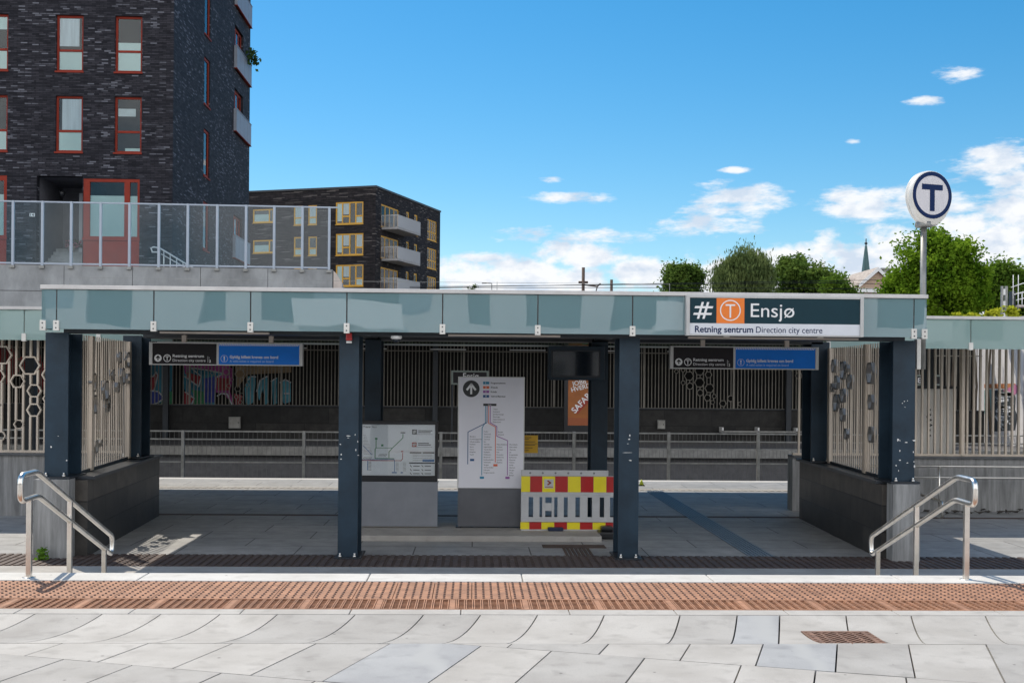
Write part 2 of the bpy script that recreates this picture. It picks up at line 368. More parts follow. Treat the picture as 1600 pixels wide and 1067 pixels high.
REDF = mat('red_frame', (.24, .030, .016), .6, 0, .12, 2, spec=.2)
YELF = mat('yellow_frame', (.62, .33, .03), .5, 0, .1, 2)
FROST = mat('frosted_pane', (.74, .84, .81), .3, var=.06, scale=.8, coat=.5)
CURT = mat('curtain', (.84, .84, .90), .9, 0, .12, 1.5, stretch=(6, 6, .4))
ROOM = mat('room_interior', (.045, .05, .05), .9, var=.4, scale=.8)
BRICK = grid_mat('dark_clinker', 's' + 'Z', .29, .068, (.014, .014, .019), (.045, .043, .052), (.012, .012, .015), .009, .7, spec=.15, bias=-.1, var=.3, streak=(.27, (.145, .147, .17), 1.11), bump=.6)
BRICK2 = grid_mat('dark_brick', 's' + 'Z', .34, .085, (.015, .014, .016), (.045, .038, .039), (.014, .013, .014), .010, .75, spec=.15, bias=-.1, var=.35, streak=(.6, (.18, .16, .15), 1.15), bump=.5)
REDP = mat('reflective_red', (.42, .012, .012), .35, var=.08, coat=.3)
YELP = mat('reflective_yellow', (.83, .70, .02), .35, var=.05, coat=.3)
BARG = mat('barrier_grey', (.50, .51, .52), .5, var=.08, scale=3)
CHIP = mat('bare_primer', (.72, .72, .70), .6)
NOTEY = mat('notice_yellow', (.70, .40, .02), .5, var=.06)
TRUNK = mat('bark', (.09, .07, .05), .9, var=.3, scale=8)
CLEAR = glass_mat('clear_glass', (.97, .98, .98), 1.0)
BALG = glass_mat('balustrade_glass', (.86, .92, .94), .7, haze=.02, hazecol=(.34, .38, .42))
GREENG = glass_mat('greenish_glass', (.62, .74, .66), .8, haze=.1, hazecol=(.4, .45, .38))
WING = glass_mat('window_glass', (.85, .90, .90), 1.0)
FASCIA = frosted_mat('frosted_fascia_glass', (.28, .445, .48), .30, 2.9)
FASCIAP = frosted_mat('frosted_platform_glass', (.42, .58, .55), .30, 1.2)

# ------------------------------------------------------------------ lettering
def text_mesh(s, bold):
    cu = bpy.data.curves.new('txt', 'FONT'); cu.body = s; cu.size = 1
    if bold: cu.offset = .018
    o = bpy.data.objects.new('txt', cu); COL.objects.link(o)
    dg = bpy.context.evaluated_depsgraph_get(); dg.update()
    me = bpy.data.meshes.new_from_object(o.evaluated_get(dg))
    bpy.data.objects.remove(o); bpy.data.curves.remove(cu)
    vs = [(v.co.x, v.co.y) for v in me.vertices]; fs = [tuple(p.vertices) for p in me.polygons]
    bpy.data.meshes.remove(me); return vs, fs
CAP = .70
def letters(mb, s, x0, zb, Y, cap, x1=None, bold=False, ang=0, fr=None):
    """lettering on an upright plane facing the street; cap height, optional right edge"""
    vs, fs = text_mesh(s, bold)
    if not vs: return
    mnx = min(v[0] for v in vs); mxx = max(v[0] for v in vs)
    k = cap/CAP; kx = (x1-x0)/(mxx-mnx) if x1 is not None else k
    c, sn = math.cos(ang), math.sin(ang); out = []
    for x, y in vs:
        a = (x-mnx)*kx; b = y*k
        out.append((x0+a*c-b*sn, Y, zb+a*sn+b*c))
    mb.raw(out, fs)
def quadY(mb, x0, x1, z0, z1, Y, t=.003): mb.box(x0, x1, Y, Y+t, z0, z1)
def ringY(mb, cx, cz, ro, ri, Y, seg=40, t=.002):
    for i in range(seg):
        a0 = 2*math.pi*i/seg; a1 = 2*math.pi*(i+1)/seg
        q = lambda r, a: (cx+r*math.cos(a), Y, cz+r*math.sin(a))
        mb.face([q(ri, a0), q(ri, a1), q(ro, a1), q(ro, a0)][::-1])
def discY(mb, cx, cz, r, Y, seg=40):
    mb.face([(cx+r*math.cos(2*math.pi*i/seg), Y, cz+r*math.sin(2*math.pi*i/seg)) for i in range(seg)])
def lineY(mb, pts, wd, Y):
    for (x0, z0), (x1, z1) in zip(pts, pts[1:]):
        d = Vector((x1-x0, z1-z0)); L = d.length
        if L < 1e-6: continue
        d /= L; n = Vector((-d.y, d.x))*wd/2; e = d*wd*.25
        mb.face([(x0-e.x-n.x, Y, z0-e.y-n.y), (x1+e.x-n.x, Y, z1+e.y-n.y), (x1+e.x+n.x, Y, z1+e.y+n.y), (x0-e.x+n.x, Y, z0-e.y+n.y)])

# ------------------------------------------------------------------ setting: ground levels
UP = .70
def struct(name, mb, m, **k): return tag(mb.build(name, m, **k), kind='structure')
g = MB(); g.box(-1500, 1500, 28.6, 3000, -1.7, -1.1); struct('ground', g, BALL)
g = MB(); g.box(-1500, 1500, -600, 10.05, -1.7, UP-.2); struct('road', g, ASPH)      # base under the upper pavement
g = MB(); g.box(-60, 60, 12.1, 27.9, -1.6, 0); struct('plaza_floor', g, PLAZA)
g = MB(); g.box(-60, 60, 27.9, 28.3, -1.6, .004); struct('platform_edge', g, KERB)
g = MB(); g.box(-60, 60, 25.6, 25.95, .0, .006)
for i in range(220): g.box(-16+i*.15, -16+i*.15+.07, 25.62, 25.93, .006, .012)
struct('platform_warning_strip', g, GRAN2)
g = MB(); g.box(-60, 60, 41.5, 47, -1.5, 0); struct('far_platform', g, mat('far_platform_asphalt', (.10, .10, .105), .85, var=.2))
g = MB(); g.box(-60, 60, 41.2, 41.9, -.28, .02); struct('far_platform_edge', g, mat('far_edge_concrete', (.22, .215, .20), .85, var=.2))
for y in (30.2, 31.7, 35.4, 36.9):
    g = MB(); g.box(-60, 60, y-.035, y+.035, -1.1, -.95); struct('track_rail', g, mat('rail_steel', (.2, .16, .13), .4, .6, .2))
g = MB()
for i in range(5): g.box(-4.9, 5.4, 10.03+i*.4, 10.43+i*.4, -.9, .70-.14*(i+1))
struct('steps', g, GRAN2)
g = MB(); g.box(-60, -5.0, 10.03, 12.15, -1.6, 0); g.box(5.5, 60, 10.03, 12.15, -1.6, 0); struct('lower_paving', g, PLAZA)

# upper pavement: kerb, brown tactile plates, slotted grate, border, slabs
def joints(lo, hi, mean, jit=.12):
    x = lo; out = []
    while x < hi: out.append(x); x += mean*(1+random.uniform(-jit, jit))
    return out
k = MB()
for a, b in zip(joints(-9, 10, 1.3), joints(-9, 10, 1.3)[1:]): pass
xs = [-9, -7.6, -6.1, -4.7, -3.05, -1.0, -.02 , .46, 2.1, 3.3, 5.0, 6.6, 8.2, 10]
xs = [-9, -7.4, -5.9, -4.3, -2.72, -.86, .42, 2.0, 3.6, 5.2, 7, 9, 10]
for a, b in zip(xs, xs[1:]): k.box(a+.004, b-.004, 9.70, 10.07, UP-.2, UP+.012)
struct('kerb', k, KERB, bevel=.008)
k = MB(); y0, y1 = 8.94, 9.695
xp = -6.6; n = 0
while xp < 7.6:
    for (ya, yb) in ((y0, (y0+y1)/2), ((y0+y1)/2, y1)):
        k.mi = 0; k.box(xp+.003, xp+.297, ya+.003, yb-.003, UP-.05, UP+.004)
        ny = 5
        for i in range(5):
            for j in range(ny):
                cx = xp+.03+.06*i; cy = ya+(j+.5)*(yb-ya)/ny; r = .0105
                p = [(cx+r*math.cos(t*math.pi/3), cy+r*math.sin(t*math.pi/3), UP+.004) for t in range(6)]
                q = [(cx+r*.7*math.cos(t*math.pi/3), cy+r*.7*math.sin(t*math.pi/3), UP+.013) for t in range(6)]
                k.mi = 1; k.raw(p+q, [(6, 7, 8, 9, 10, 11)]+[(t, (t+1) % 6, 6+(t+1) % 6, 6+t) for t in range(6)])
    xp += .3
struct('tactile_paving', k, [RUST, mat('dark_dome', (.12, .07, .05), .5, 0, .2, 30)])  # domes coloured darker than their plates
k = MB(); k.box(-7, 8, 8.55, 8.94, UP-.09, UP-.035); struct('gutter_channel', k, HOLE)
k = MB(); xg = -6.6; i = 0
k.box(-6.6, 7.6, 8.925, 8.938, UP-.05, UP+.006); k.box(-6.6, 7.6, 8.552, 8.566, UP-.05, UP+.003)
while xg < 7.6:
    full = i % 9 == 8
    k.box(xg+.003, xg+.011, 8.566, 8.925, UP-.05, UP+.004); k.box(xg+.017, xg+.025, 8.566, 8.925, UP-.05, UP+.004)
    if full:
        k.box(xg+.025, xg+.058, 8.566, 8.925, UP-.05, UP+.003)
    xg += .06; i += 1
for j in range(1, 7): k.box(-6.6, 7.6, 8.566+j*.0513-.006, 8.566+j*.0513+.006, UP-.05, UP-.004)
tag(k.build('slot_grate', RUST), kind='structure')
k = MB(); xs = joints(-7, 8, .78, .05)
for a, b in zip(xs, xs[1:]): k.box(a+.003, b-.003, 8.375, 8.55, UP-.06, UP+.002)
struct('border_stones', k, GRAN, bevel=.004)

k = MB(); k.box(-40, 40, 4.2, 8.37, UP-.16, UP-.062); struct('paving_bed', k, JOINT)
AN = math.radians(15)
dj = Vector((-math.sin(AN), -math.cos(AN)))             # joint direction, towards the camera
def gut(y):                                              # shallow dished gutter
    t = (y-7.45)/.92
    return UP-.045*4*t*(1-t) if 0 < t < 1 else UP
k = MB(); tops = [52, 158, 250, 343, 433, 555, 662, 751, 840, 944, 1062, 1151, 1217, 1320, 1421, 1536]
xt = [G(p, 960, UP).x for p in tops]
while xt[0] > -8: xt.insert(0, xt[0]-.45*random.uniform(.9, 1.1))
while xt[-1] < 9: xt.append(xt[-1]+.45*random.uniform(.9, 1.1))
DR = (2.25, 2.71, 7.565, 8.02)                            # drain opening
def gslab(poly):                                          # dished slab: strips in Y, cut by the drain
    k.mi = random.choices([0, 1, 2], [6, 3, .5])[0]
    (xa, xb) = poly; N = 10
    ys = sorted(set([8.366-(8.366-7.455)*i/N for i in range(N+1)]+[DR[2]-.006, DR[3]+.006]), reverse=True)
    for ya, yb in zip(ys, ys[1:]):
        la = xa+(ya-8.37)*math.tan(AN)+.0055; lb = xa+(yb-8.37)*math.tan(AN)+.0055
        ra = xb+(ya-8.37)*math.tan(AN)-.0055; rb = xb+(yb-8.37)*math.tan(AN)-.0055
        segs = [(la, lb, ra, rb)]
        if DR[2]-.006 <= yb and ya <= DR[3]+.006:
            segs = []
            if la < DR[0]: segs.append((la, lb, min(ra, DR[0]-.004), min(rb, DR[0]-.004)))
            if ra > DR[1]: segs.append((max(la, DR[1]+.004), max(lb, DR[1]+.004), ra, rb))
        for a, b, c, d in segs:
            if c-a < .01 or d-b < .01: continue
            za, zb = gut(ya), gut(yb)
            k.raw([(a, ya, za), (b, yb, zb), (d, yb, zb), (c, ya, za), (a, ya, za-.06), (b, yb, zb-.06), (d, yb, zb-.06), (c, ya, za-.06)],
                  [(0, 1, 2, 3), (0, 4, 5, 1), (3, 2, 6, 7), (0, 3, 7, 4), (1, 5, 6, 2)])
for a, b in zip(xt, xt[1:]): gslab((a, b))
struct('gutter_paving', k, [GRAN, GRAN2, GRANB])
k = MB(); A2 = math.radians(-18); e1 = Vector((math.cos(A2), math.sin(A2))); e2 = Vector((-math.sin(A2), math.cos(A2)))
o2 = Vector((.713, 7.172))                                # a point on one of the bond lines
def clipY(poly, lim):                                     # keep y < lim
    out = []
    for p, q in zip(poly, poly[1:]+poly[:1]):
        if p.y <= lim: out.append(p)
        if (p.y-lim)*(q.y-lim) < 0: out.append(p+(q-p)*((lim-p.y)/(q.y-p.y)))
    return out
rowh = 1.1
for r in range(-7, 6):
    xs = joints(-9+random.uniform(0, .4), 9, .5, .16)
    for a, b in zip(xs, xs[1:]):
        g_ = .005
        q = [o2+e1*(a+g_)+e2*(r*rowh+g_), o2+e1*(b-g_)+e2*(r*rowh+g_), o2+e1*(b-g_)+e2*((r+1)*rowh-g_), o2+e1*(a+g_)+e2*((r+1)*rowh-g_)]
        if max(p.y for p in q) < 4.3 or min(p.y for p in q) > 7.44: continue
        q = clipY(q, 7.445)
        if len(q) < 3: continue
        ax = sum(p.x for p in q)/len(q); ay = sum(p.y for p in q)/len(q)
        k.mi = random.choices([0, 1, 2], [6, 3, .6])[0]
        if abs(ax-1.95) < .22 and ay > 6.6: k.mi = 2
        if abs(ax+.45) < .2 and ay > 6.6: k.mi = 2
        k.prism([(p.x, p.y) for p in q], UP-.06, UP+random.uniform(-.0015, .0015))
struct('slab_paving', k, [GRAN, GRAN2, GRANB])
k = MB(); k.box(-40, 40, -22.9, 4.25, UP-.04, UP-.001); k.box(-40, -8.9, 4.25, 8.37, UP-.04, UP-.001); k.box(8.9, 40, 4.25, 8.37, UP-.04, UP-.001)
k.box(-40, -6.6, 8.37, 10.04, UP-.04, UP-.001); k.box(7.6, 40, 8.37, 10.04, UP-.04, UP-.001)
struct('pavement', k, grid_mat('pavement_slabs', 'XY', 1.1, .5, (.47, .465, .45), (.55, .545, .53), (.1, .09, .08), .008, .75))

# cast iron gully grate in the dished gutter
t = thing('drain_grate', (2.48, 7.79, UP-.05), 'rust brown square iron drain grate set in the pale pavement', 'drain')
zc = UP-.047
b = MB(); x0, x1, ya, yb = DR
for q in ((x0, x1, ya, ya+.035), (x0, x1, yb-.035, yb), (x0, x0+.06, ya+.035, yb-.035), (x1-.06, x1, ya+.035, yb-.035)): b.box(*q, zc-.05, zc+.01)
for i in range(8):
    y = ya+.02+i*.055; b.box(x0+.012, x0+.03, y, y+.02, zc+.01, zc+.014); b.box(x1-.03, x1-.012, y, y+.02, zc+.01, zc+.014)
DRI = mat('drain_iron', (.20, .115, .078), .75, 0, .3, 14)
b.build('frame', DRI, t)
b = MB()
for i in range(-9, 10):                                   # diagonal bars
    c = i*.034
    pts = []
    X0, X1, Y0, Y1 = x0+.06, x1-.06, ya+.035, yb-.035
    cx, cy = (X0+X1)/2, (Y0+Y1)/2
    d = Vector((1, .9)).normalized(); nn = Vector((-d.y, d.x)); p = Vector((cx, cy))+nn*c
    ts = []
    for (num, den) in (((X0-p.x), d.x), ((X1-p.x), d.x), ((Y0-p.y), d.y), ((Y1-p.y), d.y)): ts.append(num/den)
    lo = max(min(ts[0], ts[1]), min(ts[2], ts[3])); hi = min(max(ts[0], ts[1]), max(ts[2], ts[3]))
    if hi-lo < .03: continue
    a_, b_ = p+d*lo, p+d*hi; h = nn*.007
    b.prism([(a_.x+h.x, a_.y+h.y), (a_.x-h.x, a_.y-h.y), (b_.x-h.x, b_.y-h.y), (b_.x+h.x, b_.y+h.y)], zc-.03, zc+.008)
for c in (-.11, 0, .11):
    p = Vector(((x0+x1)/2, (ya+yb)/2)); b.prism([(p.x+c-.01, ya+.035), (p.x+c+.01, ya+.035), (p.x+c+.01, yb-.035), (p.x+c-.01, yb-.035)], zc-.03, zc+.006)
b.build('bars', DRI, t)
boxes('pit', HOLE, t, [(x0, x1, ya, yb, zc-.12, zc-.06)])

# lower plaza details: ribbed strip, guide line, T-shaped tactile plate, slot drains
k = MB(); x = -40.; k.box(-30, 30, 14.9, 15.9, -.02, .006); struct('lower_tactile_base', k, RUSTD)
k = MB(); x = -14.
while x < 16:
    k.box(x, x+.06, 14.92, 15.5, .006, .016); k.box(x, x+.06, 15.53, 15.89, .006, .016); x += .105
struct('lower_tactile_strip', k, mat('worn_iron_ribs', (.085, .060, .052), .6, 0, .25, 5))
k = MB(); k.box(-30, 30, 14.2, 14.895, -.02, .007); struct('border_paving', k, GRAN2)
k = MB(); k.box(-12, 12, 20.55, 20.72, 0, .005); struct('slot_drain', k, RUSTD)
k = MB()
for i in range(7): k.box(3.75+i*.052, 3.75+i*.052+.03, 15.92, 25.55, 0, .014)
struct('guide_line', k, mat('guide_ribs', (.17, .20, .235), .4, 0, .15))
k = MB(); k.box(1.0, 1.9, 16.70, 17.03, 0, .005)
for i in range(7): k.box(1.27+i*.056, 1.27+i*.056+.034, 15.91, 16.69, 0, .012)
struct('tactile_marker', k, RUSTD)

# ------------------------------------------------------------------ entrance canopy
FY = 15.3                                                  # face of the glass fascia
can = thing('entrance_canopy', (.2, 17.6, 0), 'long flat station entrance canopy with frosted teal glass fascia on dark steel columns', 'canopy')
ZT, ZB = 3.525, 2.967
JX = [-5.33+1.2307*i for i in range(10)]
edges = [-5.51]+JX+[5.905]
for i, (a, b_) in enumerate(zip(edges, edges[1:])):
    p = MB(); p.box(a+.008, b_-.008, FY, FY+.016, ZB, 3.47); p.build('glass_panel', FASCIA, can, .002)
for sx in (-5.525, 5.905):
    p = MB(); p.box(sx, sx+.016, FY+.02, FY+.35, ZB, 3.47); p.build('glass_panel', FASCIA, can)
for x in [-5.50]+JX+[5.885]:
    q = MB(); wd = .036 if abs(x) < 5.4 or x > 5.7 else .036
    q.box(x-wd, x+wd, FY-.022, FY+.04, ZB-.02, ZB+.11)
    c = q.build('panel_clip', CREAM, can, .004)
    s = MB()
    for dz in (.015, .075): s.tube([(x, FY-.027, ZB+dz), (x, FY-.021, ZB+dz)], .009, 8)
    s.build('screw', STEELD, c)
for x in JX: boxes('joint_seal', BLACKP, can, [(x-.006, x+.006, FY+.012, FY+.05, ZB+.11, 3.47)])
b = MB(); b.box(-5.53, 5.925, FY-.03, FY+.10, 3.475, ZT); b.box(-5.53, 5.925, FY+.10, 20.0, 3.49, ZT)
b.build('roof_trim', mat('roof_edge_metal', (.60, .585, .57), .5, .2, .1, 3), can, .004)
b = MB(); b.box(-5.36, 5.76, FY+.36, 19.98, 3.2, 3.488); b.build('roof_deck', mat('soffit_panel', (.50, .51, .47), .4, 0, .12, .8, coat=.3), can)
b = MB(); b.box(-5.34, 5.74, FY+.30, FY+.62, 2.93, 3.11); b.build('front_beam', STEELD, can)
b = MB(); b.box(-5.34, 5.74, FY+.34, FY+.36, 3.11, 3.47); b.build('back_panel', CONCL, can)
b = MB(); b.box(-5.34, 5.74, 19.3, 19.85, 3.0, 3.2); b.build('rear_beam', STEELD, can)
for x in (-1.66, 2.06):
    b = MB(); b.box(x-.1, x+.1, FY+.62, 19.3, 3.02, 3.2); b.build('rafter', STEELD, can)
for a, b_ in ((250, 420), (700, 875), (1075, 1340)):
    q = MB(); q.box(PX(a, FY+.2), PX(b_, FY+.2), FY+.17, FY+.24, 2.93, 2.955); q.build('edge_trim', CONCL, can)
def hcol(x, wd, y0, y1, z0, z1, chips=()):
    q = MB(); tf = .028
    q.box(x, x+wd, y0, y0+tf, z0+.03, z1); q.box(x, x+wd, y1-tf, y1, z0+.03, z1); q.box(x+wd/2-.012, x+wd/2+.012, y0+tf, y1-tf, z0+.03, z1)
    c = q.build('column', STEEL, can, .003)
    pl = MB(); pl.box(x-.04, x+wd+.05, y0-.07, y1+.06, z0+.004, z0+.03); pl.build('base_plate', STEELD, c, .003)
    for bx in (x+.035, x+wd-.035):
        for by in (y0-.038, y1+.03):
            m = MB(); m.tube([(bx, by, z0+.03), (bx, by, z0+.055)], .024, 6); m.tube([(bx, by, z0+.055), (bx, by, z0+.085)], .013, 8); m.build('bolt', INOX, c)
    if chips:
        m = MB()
        for cx, cz, sx, sz in chips:
            ang = [random.uniform(.5, 1.1) for _ in range(7)]
            m.face([(cx+sx*math.cos(i*.9)*ang[i], y0-.0015, cz+sz*math.sin(i*.9)*ang[i]) for i in range(7)])
        m.build('paint_chip', CHIP, c)
    return c
zt = 2.935
def chips_px(lst): return [(P(a, b_, 15.6).x, P(a, b_, 15.6).z, sx/1850*15.6/2, sz/1850*15.6/2) for a, b_, sx, sz in lst]
hcol(-5.575, .30, 15.6, 16.15, 1.03, zt, chips_px([(80, 698, 3, 5), (104, 719, 3, 2), (91, 681, 3, 1)]))
hcol(-1.765, .26, 15.6, 16.15, 0, zt, chips_px([(544, 681, 8, 2), (555, 679, 2, 3), (559, 690, 2, 2), (532, 694, 3, 2), (556, 703, 2, 4), (533, 710, 3, 3), (560, 711, 3, 2), (544, 684, 4, 1), (533, 717, 4, 2), (559, 689, 2, 2)]))
hcol(1.925, .27, 15.6, 16.15, 0, zt, chips_px([(983, 686, 5, 3), (981, 693, 4, 1), (985, 719, 6, 2), (984, 680, 2, 4), (980, 707, 26, .8)]))
hcol(5.585, .30, 15.6, 16.15, 1.03, zt, chips_px([(1403, 687, 4, 5), (1406, 688, 2, 3), (1428, 688, 6, 3), (1416, 691, 5, 2), (1406, 704, 2, 4), (1427, 706, 2, 4), (1406, 719, 4, 3), (1418, 723, 4, 2), (1428, 721, 3, 3), (1400, 727, 2, 4), (1429, 728, 3, 6), (1404, 735, 2, 3), (1413, 627, 2, 2), (1418, 626, 2, 2), (1410, 630, 2, 2), (1414, 636, 1.5, 1.5)]))
hcol(-5.66, .30, 19.3, 19.85, 1.05, zt+.1); hcol(-1.765, .26, 19.3, 19.85, 0, zt+.1)
hcol(1.925, .27, 19.3, 19.85, 0, zt+.1); hcol(5.55, .30, 19.3, 19.85, 1.05, zt+.1)
q = MB(); q.tube([(-5.3, 15.7, 3.66), (-1.0, 15.7, 3.65), (2.6, 15.7, 3.66)], .0022, 5)
for x in (-5.3, -2.5, .3, 2.6): q.tube([(x, 15.7, 3.52), (x, 15.7, 3.665)], .004, 6)
q.build('safety_line', GALV, can)
# small fittings hanging under the front edge
t = thing('security_camera', (PX(617, 15.5), 15.5, 2.93), 'small white dome security camera under the canopy edge', 'camera')
x = PX(619, 15.5)
q = MB(); q.lathe((x, 15.5), [(.07, 2.93), (.075, 2.90), (.055, 2.885)]); q.build('housing', WHITE, t)
q = MB(); q.lathe((x, 15.5), [(.05, 2.885), (.045, 2.86), (.02, 2.842), (.002, 2.84)]); q.build('dome', SCREEN, t)
x, z = PX(545, 15.55), PZ(526, 15.55, 545)
t = thing('alarm_light', (x, 15.55, z), 'small red alarm light fixed at the top of a steel column', 'light')
q = MB(); q.box(x-.04, x+.04, 15.53, 15.596, z-.05, z+.05); q.build('housing', mat('alarm_red', (.5, .01, .012), .3, coat=.5), t, .012)
q = MB(); q.box(x-.035, x+.035, 15.55, 15.59, z-.085, z-.058); q.build('label_plate', WHITE, t)

# platform canopy behind, at right angles to nothing: runs along the platform
PY = 20.0
pc = thing('platform_canopy', (.2, 23.5, 0), 'long low platform canopy with pale green glass fascia behind the entrance', 'canopy')
px0 = 8.50-1.2307*20
for i in range(30):
    a = px0+1.2307*i
    m_ = GREENG if -5.6 < a+.6 < 5.8 else FASCIAP
    p = MB(); p.box(a+.008, a+1.2307-.008, PY, PY+.016, ZB, 3.47); p.build('glass_panel', m_, pc)
    if not (-5.9 < a < 5.9):
        q = MB(); q.box(a-.036, a+.036, PY-.022, PY+.04, ZB-.02, ZB+.11); q.build('panel_clip', CREAM, pc, .004)
boxes('roof_trim', MATS['roof_edge_metal'], pc, [(px0, px0+1.2307*30, PY-.03, PY+.1, 3.475, ZT), (px0, px0+1.2307*30, PY+.1, 27.15, 3.50, ZT)])
boxes('roof_deck', MATS['soffit_panel'], pc, [(px0, px0+1.2307*30, PY+.35, 27.1, 3.30, 3.498)])
boxes('edge_strip', mat('pale_strip', (.62, .68, .66), .35, .2), pc, [(-5.3, 5.6, PY-.01, PY+.03, ZB-.03, ZB-.004)])
for x in (-13.5, -9.7, 10.2, 14):
    q = MB(); q.box(x-.1, x+.1, 26.2, 26.4, 0, 3.3); q.build('column', STEELD, pc)

# ------------------------------------------------------------------ signs
# station name sign on the fascia
SY = FY-.11
x0, x1 = PX(1072, SY, 500), PX(1349, SY, 500); z1, z0 = PZ(463.5, SY, 1210), PZ(525.5, SY, 1210)
X = lambda p: PX(p, SY, 490)
t = thing('station_sign', ((x0+x1)/2, SY, z0), 'wide dark teal station sign with orange T square mounted on glass fascia', 'sign')
boxes('frame', SGREY, t, [(x0, x0+.045, SY-.02, SY+.1, z0, z1), (x1-.045, x1, SY-.02, SY+.1, z0, z1), (x0+.045, x1-.045, SY-.012, SY+.1, z1-.025, z1), (x0+.045, x1-.045, SY-.012, SY+.1, z0, z0+.022)], .003)
zm = PZ(506, SY, 1210)
boxes('lower_panel', LGREY, t, [(x0+.045, x1-.045, SY, SY+.08, z0+.022, zm)])
boxes('upper_panel', TEAL, t, [(x0+.045, x1-.045, SY, SY+.08, zm+.001, z1-.025)])
xo0, xo1 = X(1119.5), X(1163)
boxes('orange_square', ORANGE, t, [(xo0, xo1, SY-.004, SY-.001, zm+.001, z1-.025)])
q = MB(); cx, cz = X(1141), PZ(485, SY, 1141); ringY(q, cx, cz, .135, .121, SY-.006)
q.box(cx-.062, cx+.062, SY-.007, SY-.004, cz+.058, cz+.078); q.box(cx-.010, cx+.010, SY-.007, SY-.004, cz-.095, cz+.058)
q.build('t_emblem', WHITEL, t); q = MB(); hx = X(1098.5); hz = PZ(485, SY, 1098)                    # hash mark, slanted
for dx in (-.035, .035): q.face([(hx+dx-.045, SY-.003, hz-.108), (hx+dx-.015, SY-.003, hz-.108), (hx+dx+.045, SY-.003, hz+.108), (hx+dx+.015, SY-.003, hz+.108)])
for dz in (-.046, .040): q.face([(hx-.12+dz*.2, SY-.004, hz+dz-.013), (hx+.115+dz*.2, SY-.004, hz+dz-.013), (hx+.125+dz*.2, SY-.004, hz+dz+.015), (hx-.11+dz*.2, SY-.004, hz+dz+.015)])
q.build('hash_mark', WHITEL, t); q = MB(); letters(q, 'Ensjø', X(1173), PZ(495.5, SY, 1200), SY-.004, .178, X(1241))
q.build('white_lettering', WHITEL, t)
q = MB(); zb = PZ(519.5, SY, 1150)
letters(q, 'Retning sentrum', X(1086), zb, SY-.003, .082, X(1177), True); letters(q, 'Direction city centre', X(1181.5), zb, SY-.003, .08, X(1285))
q.build('dark_lettering', NAVY, t)

def hang_sign(p0, p1, py_top, py_bot, Y, mid, label):
    x0, x1 = PX(p0, Y), PX(p1, Y); pm = (p0+p1)/2; z1, z0 = PZ(py_top, Y, pm), PZ(py_bot, Y, pm); W = x1-x0; H = z1-z0
    t = thing('hanging_sign', ((x0+x1)/2, Y, z0), label, 'sign', 'hanging direction signs')
    xm = x0+W*mid; fs = W*.022
    boxes('frame', SGREY, t, [(x0, x0+fs, Y-.01, Y+.1, z0, z1), (x1-fs, x1, Y-.01, Y+.1, z0, z1), (xm-.016, xm+.016, Y-.004, Y+.1, z0+.016, z1-.016),
                              (x0+fs, x1-fs, Y-.006, Y+.1, z1-.016, z1), (x0+fs, x1-fs, Y-.006, Y+.1, z0, z0+.016)], .003)
    boxes('black_panel', SIGNBK, t, [(x0+fs, xm-.016, Y, Y+.08, z0+.016, z1-.016)])
    boxes('blue_panel', BLUE, t, [(xm+.016, x1-fs, Y, Y+.08, z0+.016, z1-.016)])
    q = MB(); u = H; zr = z0+H*.30; e = Y-.003
    c1 = x0+fs+u*.24; discY(q, c1, zr, u*.16, e)
    c2 = c1+u*.40; ringY(q, c2, zr, u*.165, u*.135, e)
    q.box(c2-u*.075, c2+u*.075, e-.001, e, zr+u*.055, zr+u*.085); q.box(c2-u*.017, c2+u*.017, e-.001, e, zr-u*.10, zr+u*.055)
    q.build('symbols', WHITEL, t); q = MB(); tx = c2+u*.24
    letters(q, 'Retning sentrum', tx, z0+H*.345, e, H*.125, tx+W*.203, True); letters(q, 'Direction city centre', tx, z0+H*.155, e, H*.115, tx+W*.213)
    lx = tx+W*.228; q.box(lx, lx+.004, e-.001, e, z0+H*.12, z0+H*.40)
    letters(q, '1', lx+.02, z0+H*.29, e, H*.07); letters(q, '2', lx+.018, z0+H*.13, e, H*.115, None, True)
    q.build('direction_lettering', WHITEL, t); q = MB(); c3 = xm+.016+u*.24; ringY(q, c3, zr, u*.155, u*.143, e)
    q.face([(c3-u*.03, e, zr+u*.10), (c3-u*.018, e, zr-u*.03), (c3+u*.018, e, zr-u*.03), (c3+u*.03, e, zr+u*.10)]); discY(q, c3, zr-u*.075, u*.025, e, 12)
    q.build('warning_symbol', WHITEL, t); q = MB(); bx = c3+u*.24
    letters(q, 'Gyldig billett kreves om bord', bx, z0+H*.32, e, H*.125, bx+W*.315, True)
    q.build('notice_lettering', WHITEL, t); q = MB(); n = 46; a0, a1 = xm+.02, x1-fs-.01; st = (a1-a0)/n
    for i in range(n): q.face([(a0+i*st, e, z1-.042), (a0+i*st+st*.5, e, z1-.042), (a0+i*st+st, e, z1-.017), (a0+i*st+st*.5, e, z1-.017)])
    q.build('hatched_border', WHITEL, t)
    q = MB(); letters(q, 'A valid ticket is required on board', bx, z0+H*.145, e, H*.105, bx+W*.285); q.build('pale_lettering', mat('pale_blue_lettering', (.45, .6, .8), .5), t)
    q = MB(); r = u*.09                                     # arrow cut into the white disc
    q.box(c1-.008, c1+.008, e-.0015, e-.0005, zr-r, zr+r*.7)
    lineY(q, [(c1-r*.8, zr+r*.1), (c1, zr+r), (c1+r*.8, zr+r*.1)], .016, e-.0015); q.build('arrow', SIGNBK, t)
    for f in (.222, .79):
        q = MB(); q.box(x0+W*f-.03, x0+W*f+.03, Y+.02, Y+.08, z1, z1+.10); q.box(x0+W*f-.012, x0+W*f+.012, Y+.035, Y+.06, z1+.10, 3.2); q.build('hanger', CONCL, t)
hang_sign(233, 473, 535.5, 571, 16.7, .445, 'hanging black and blue direction sign in the opening nearer the tall brick building')
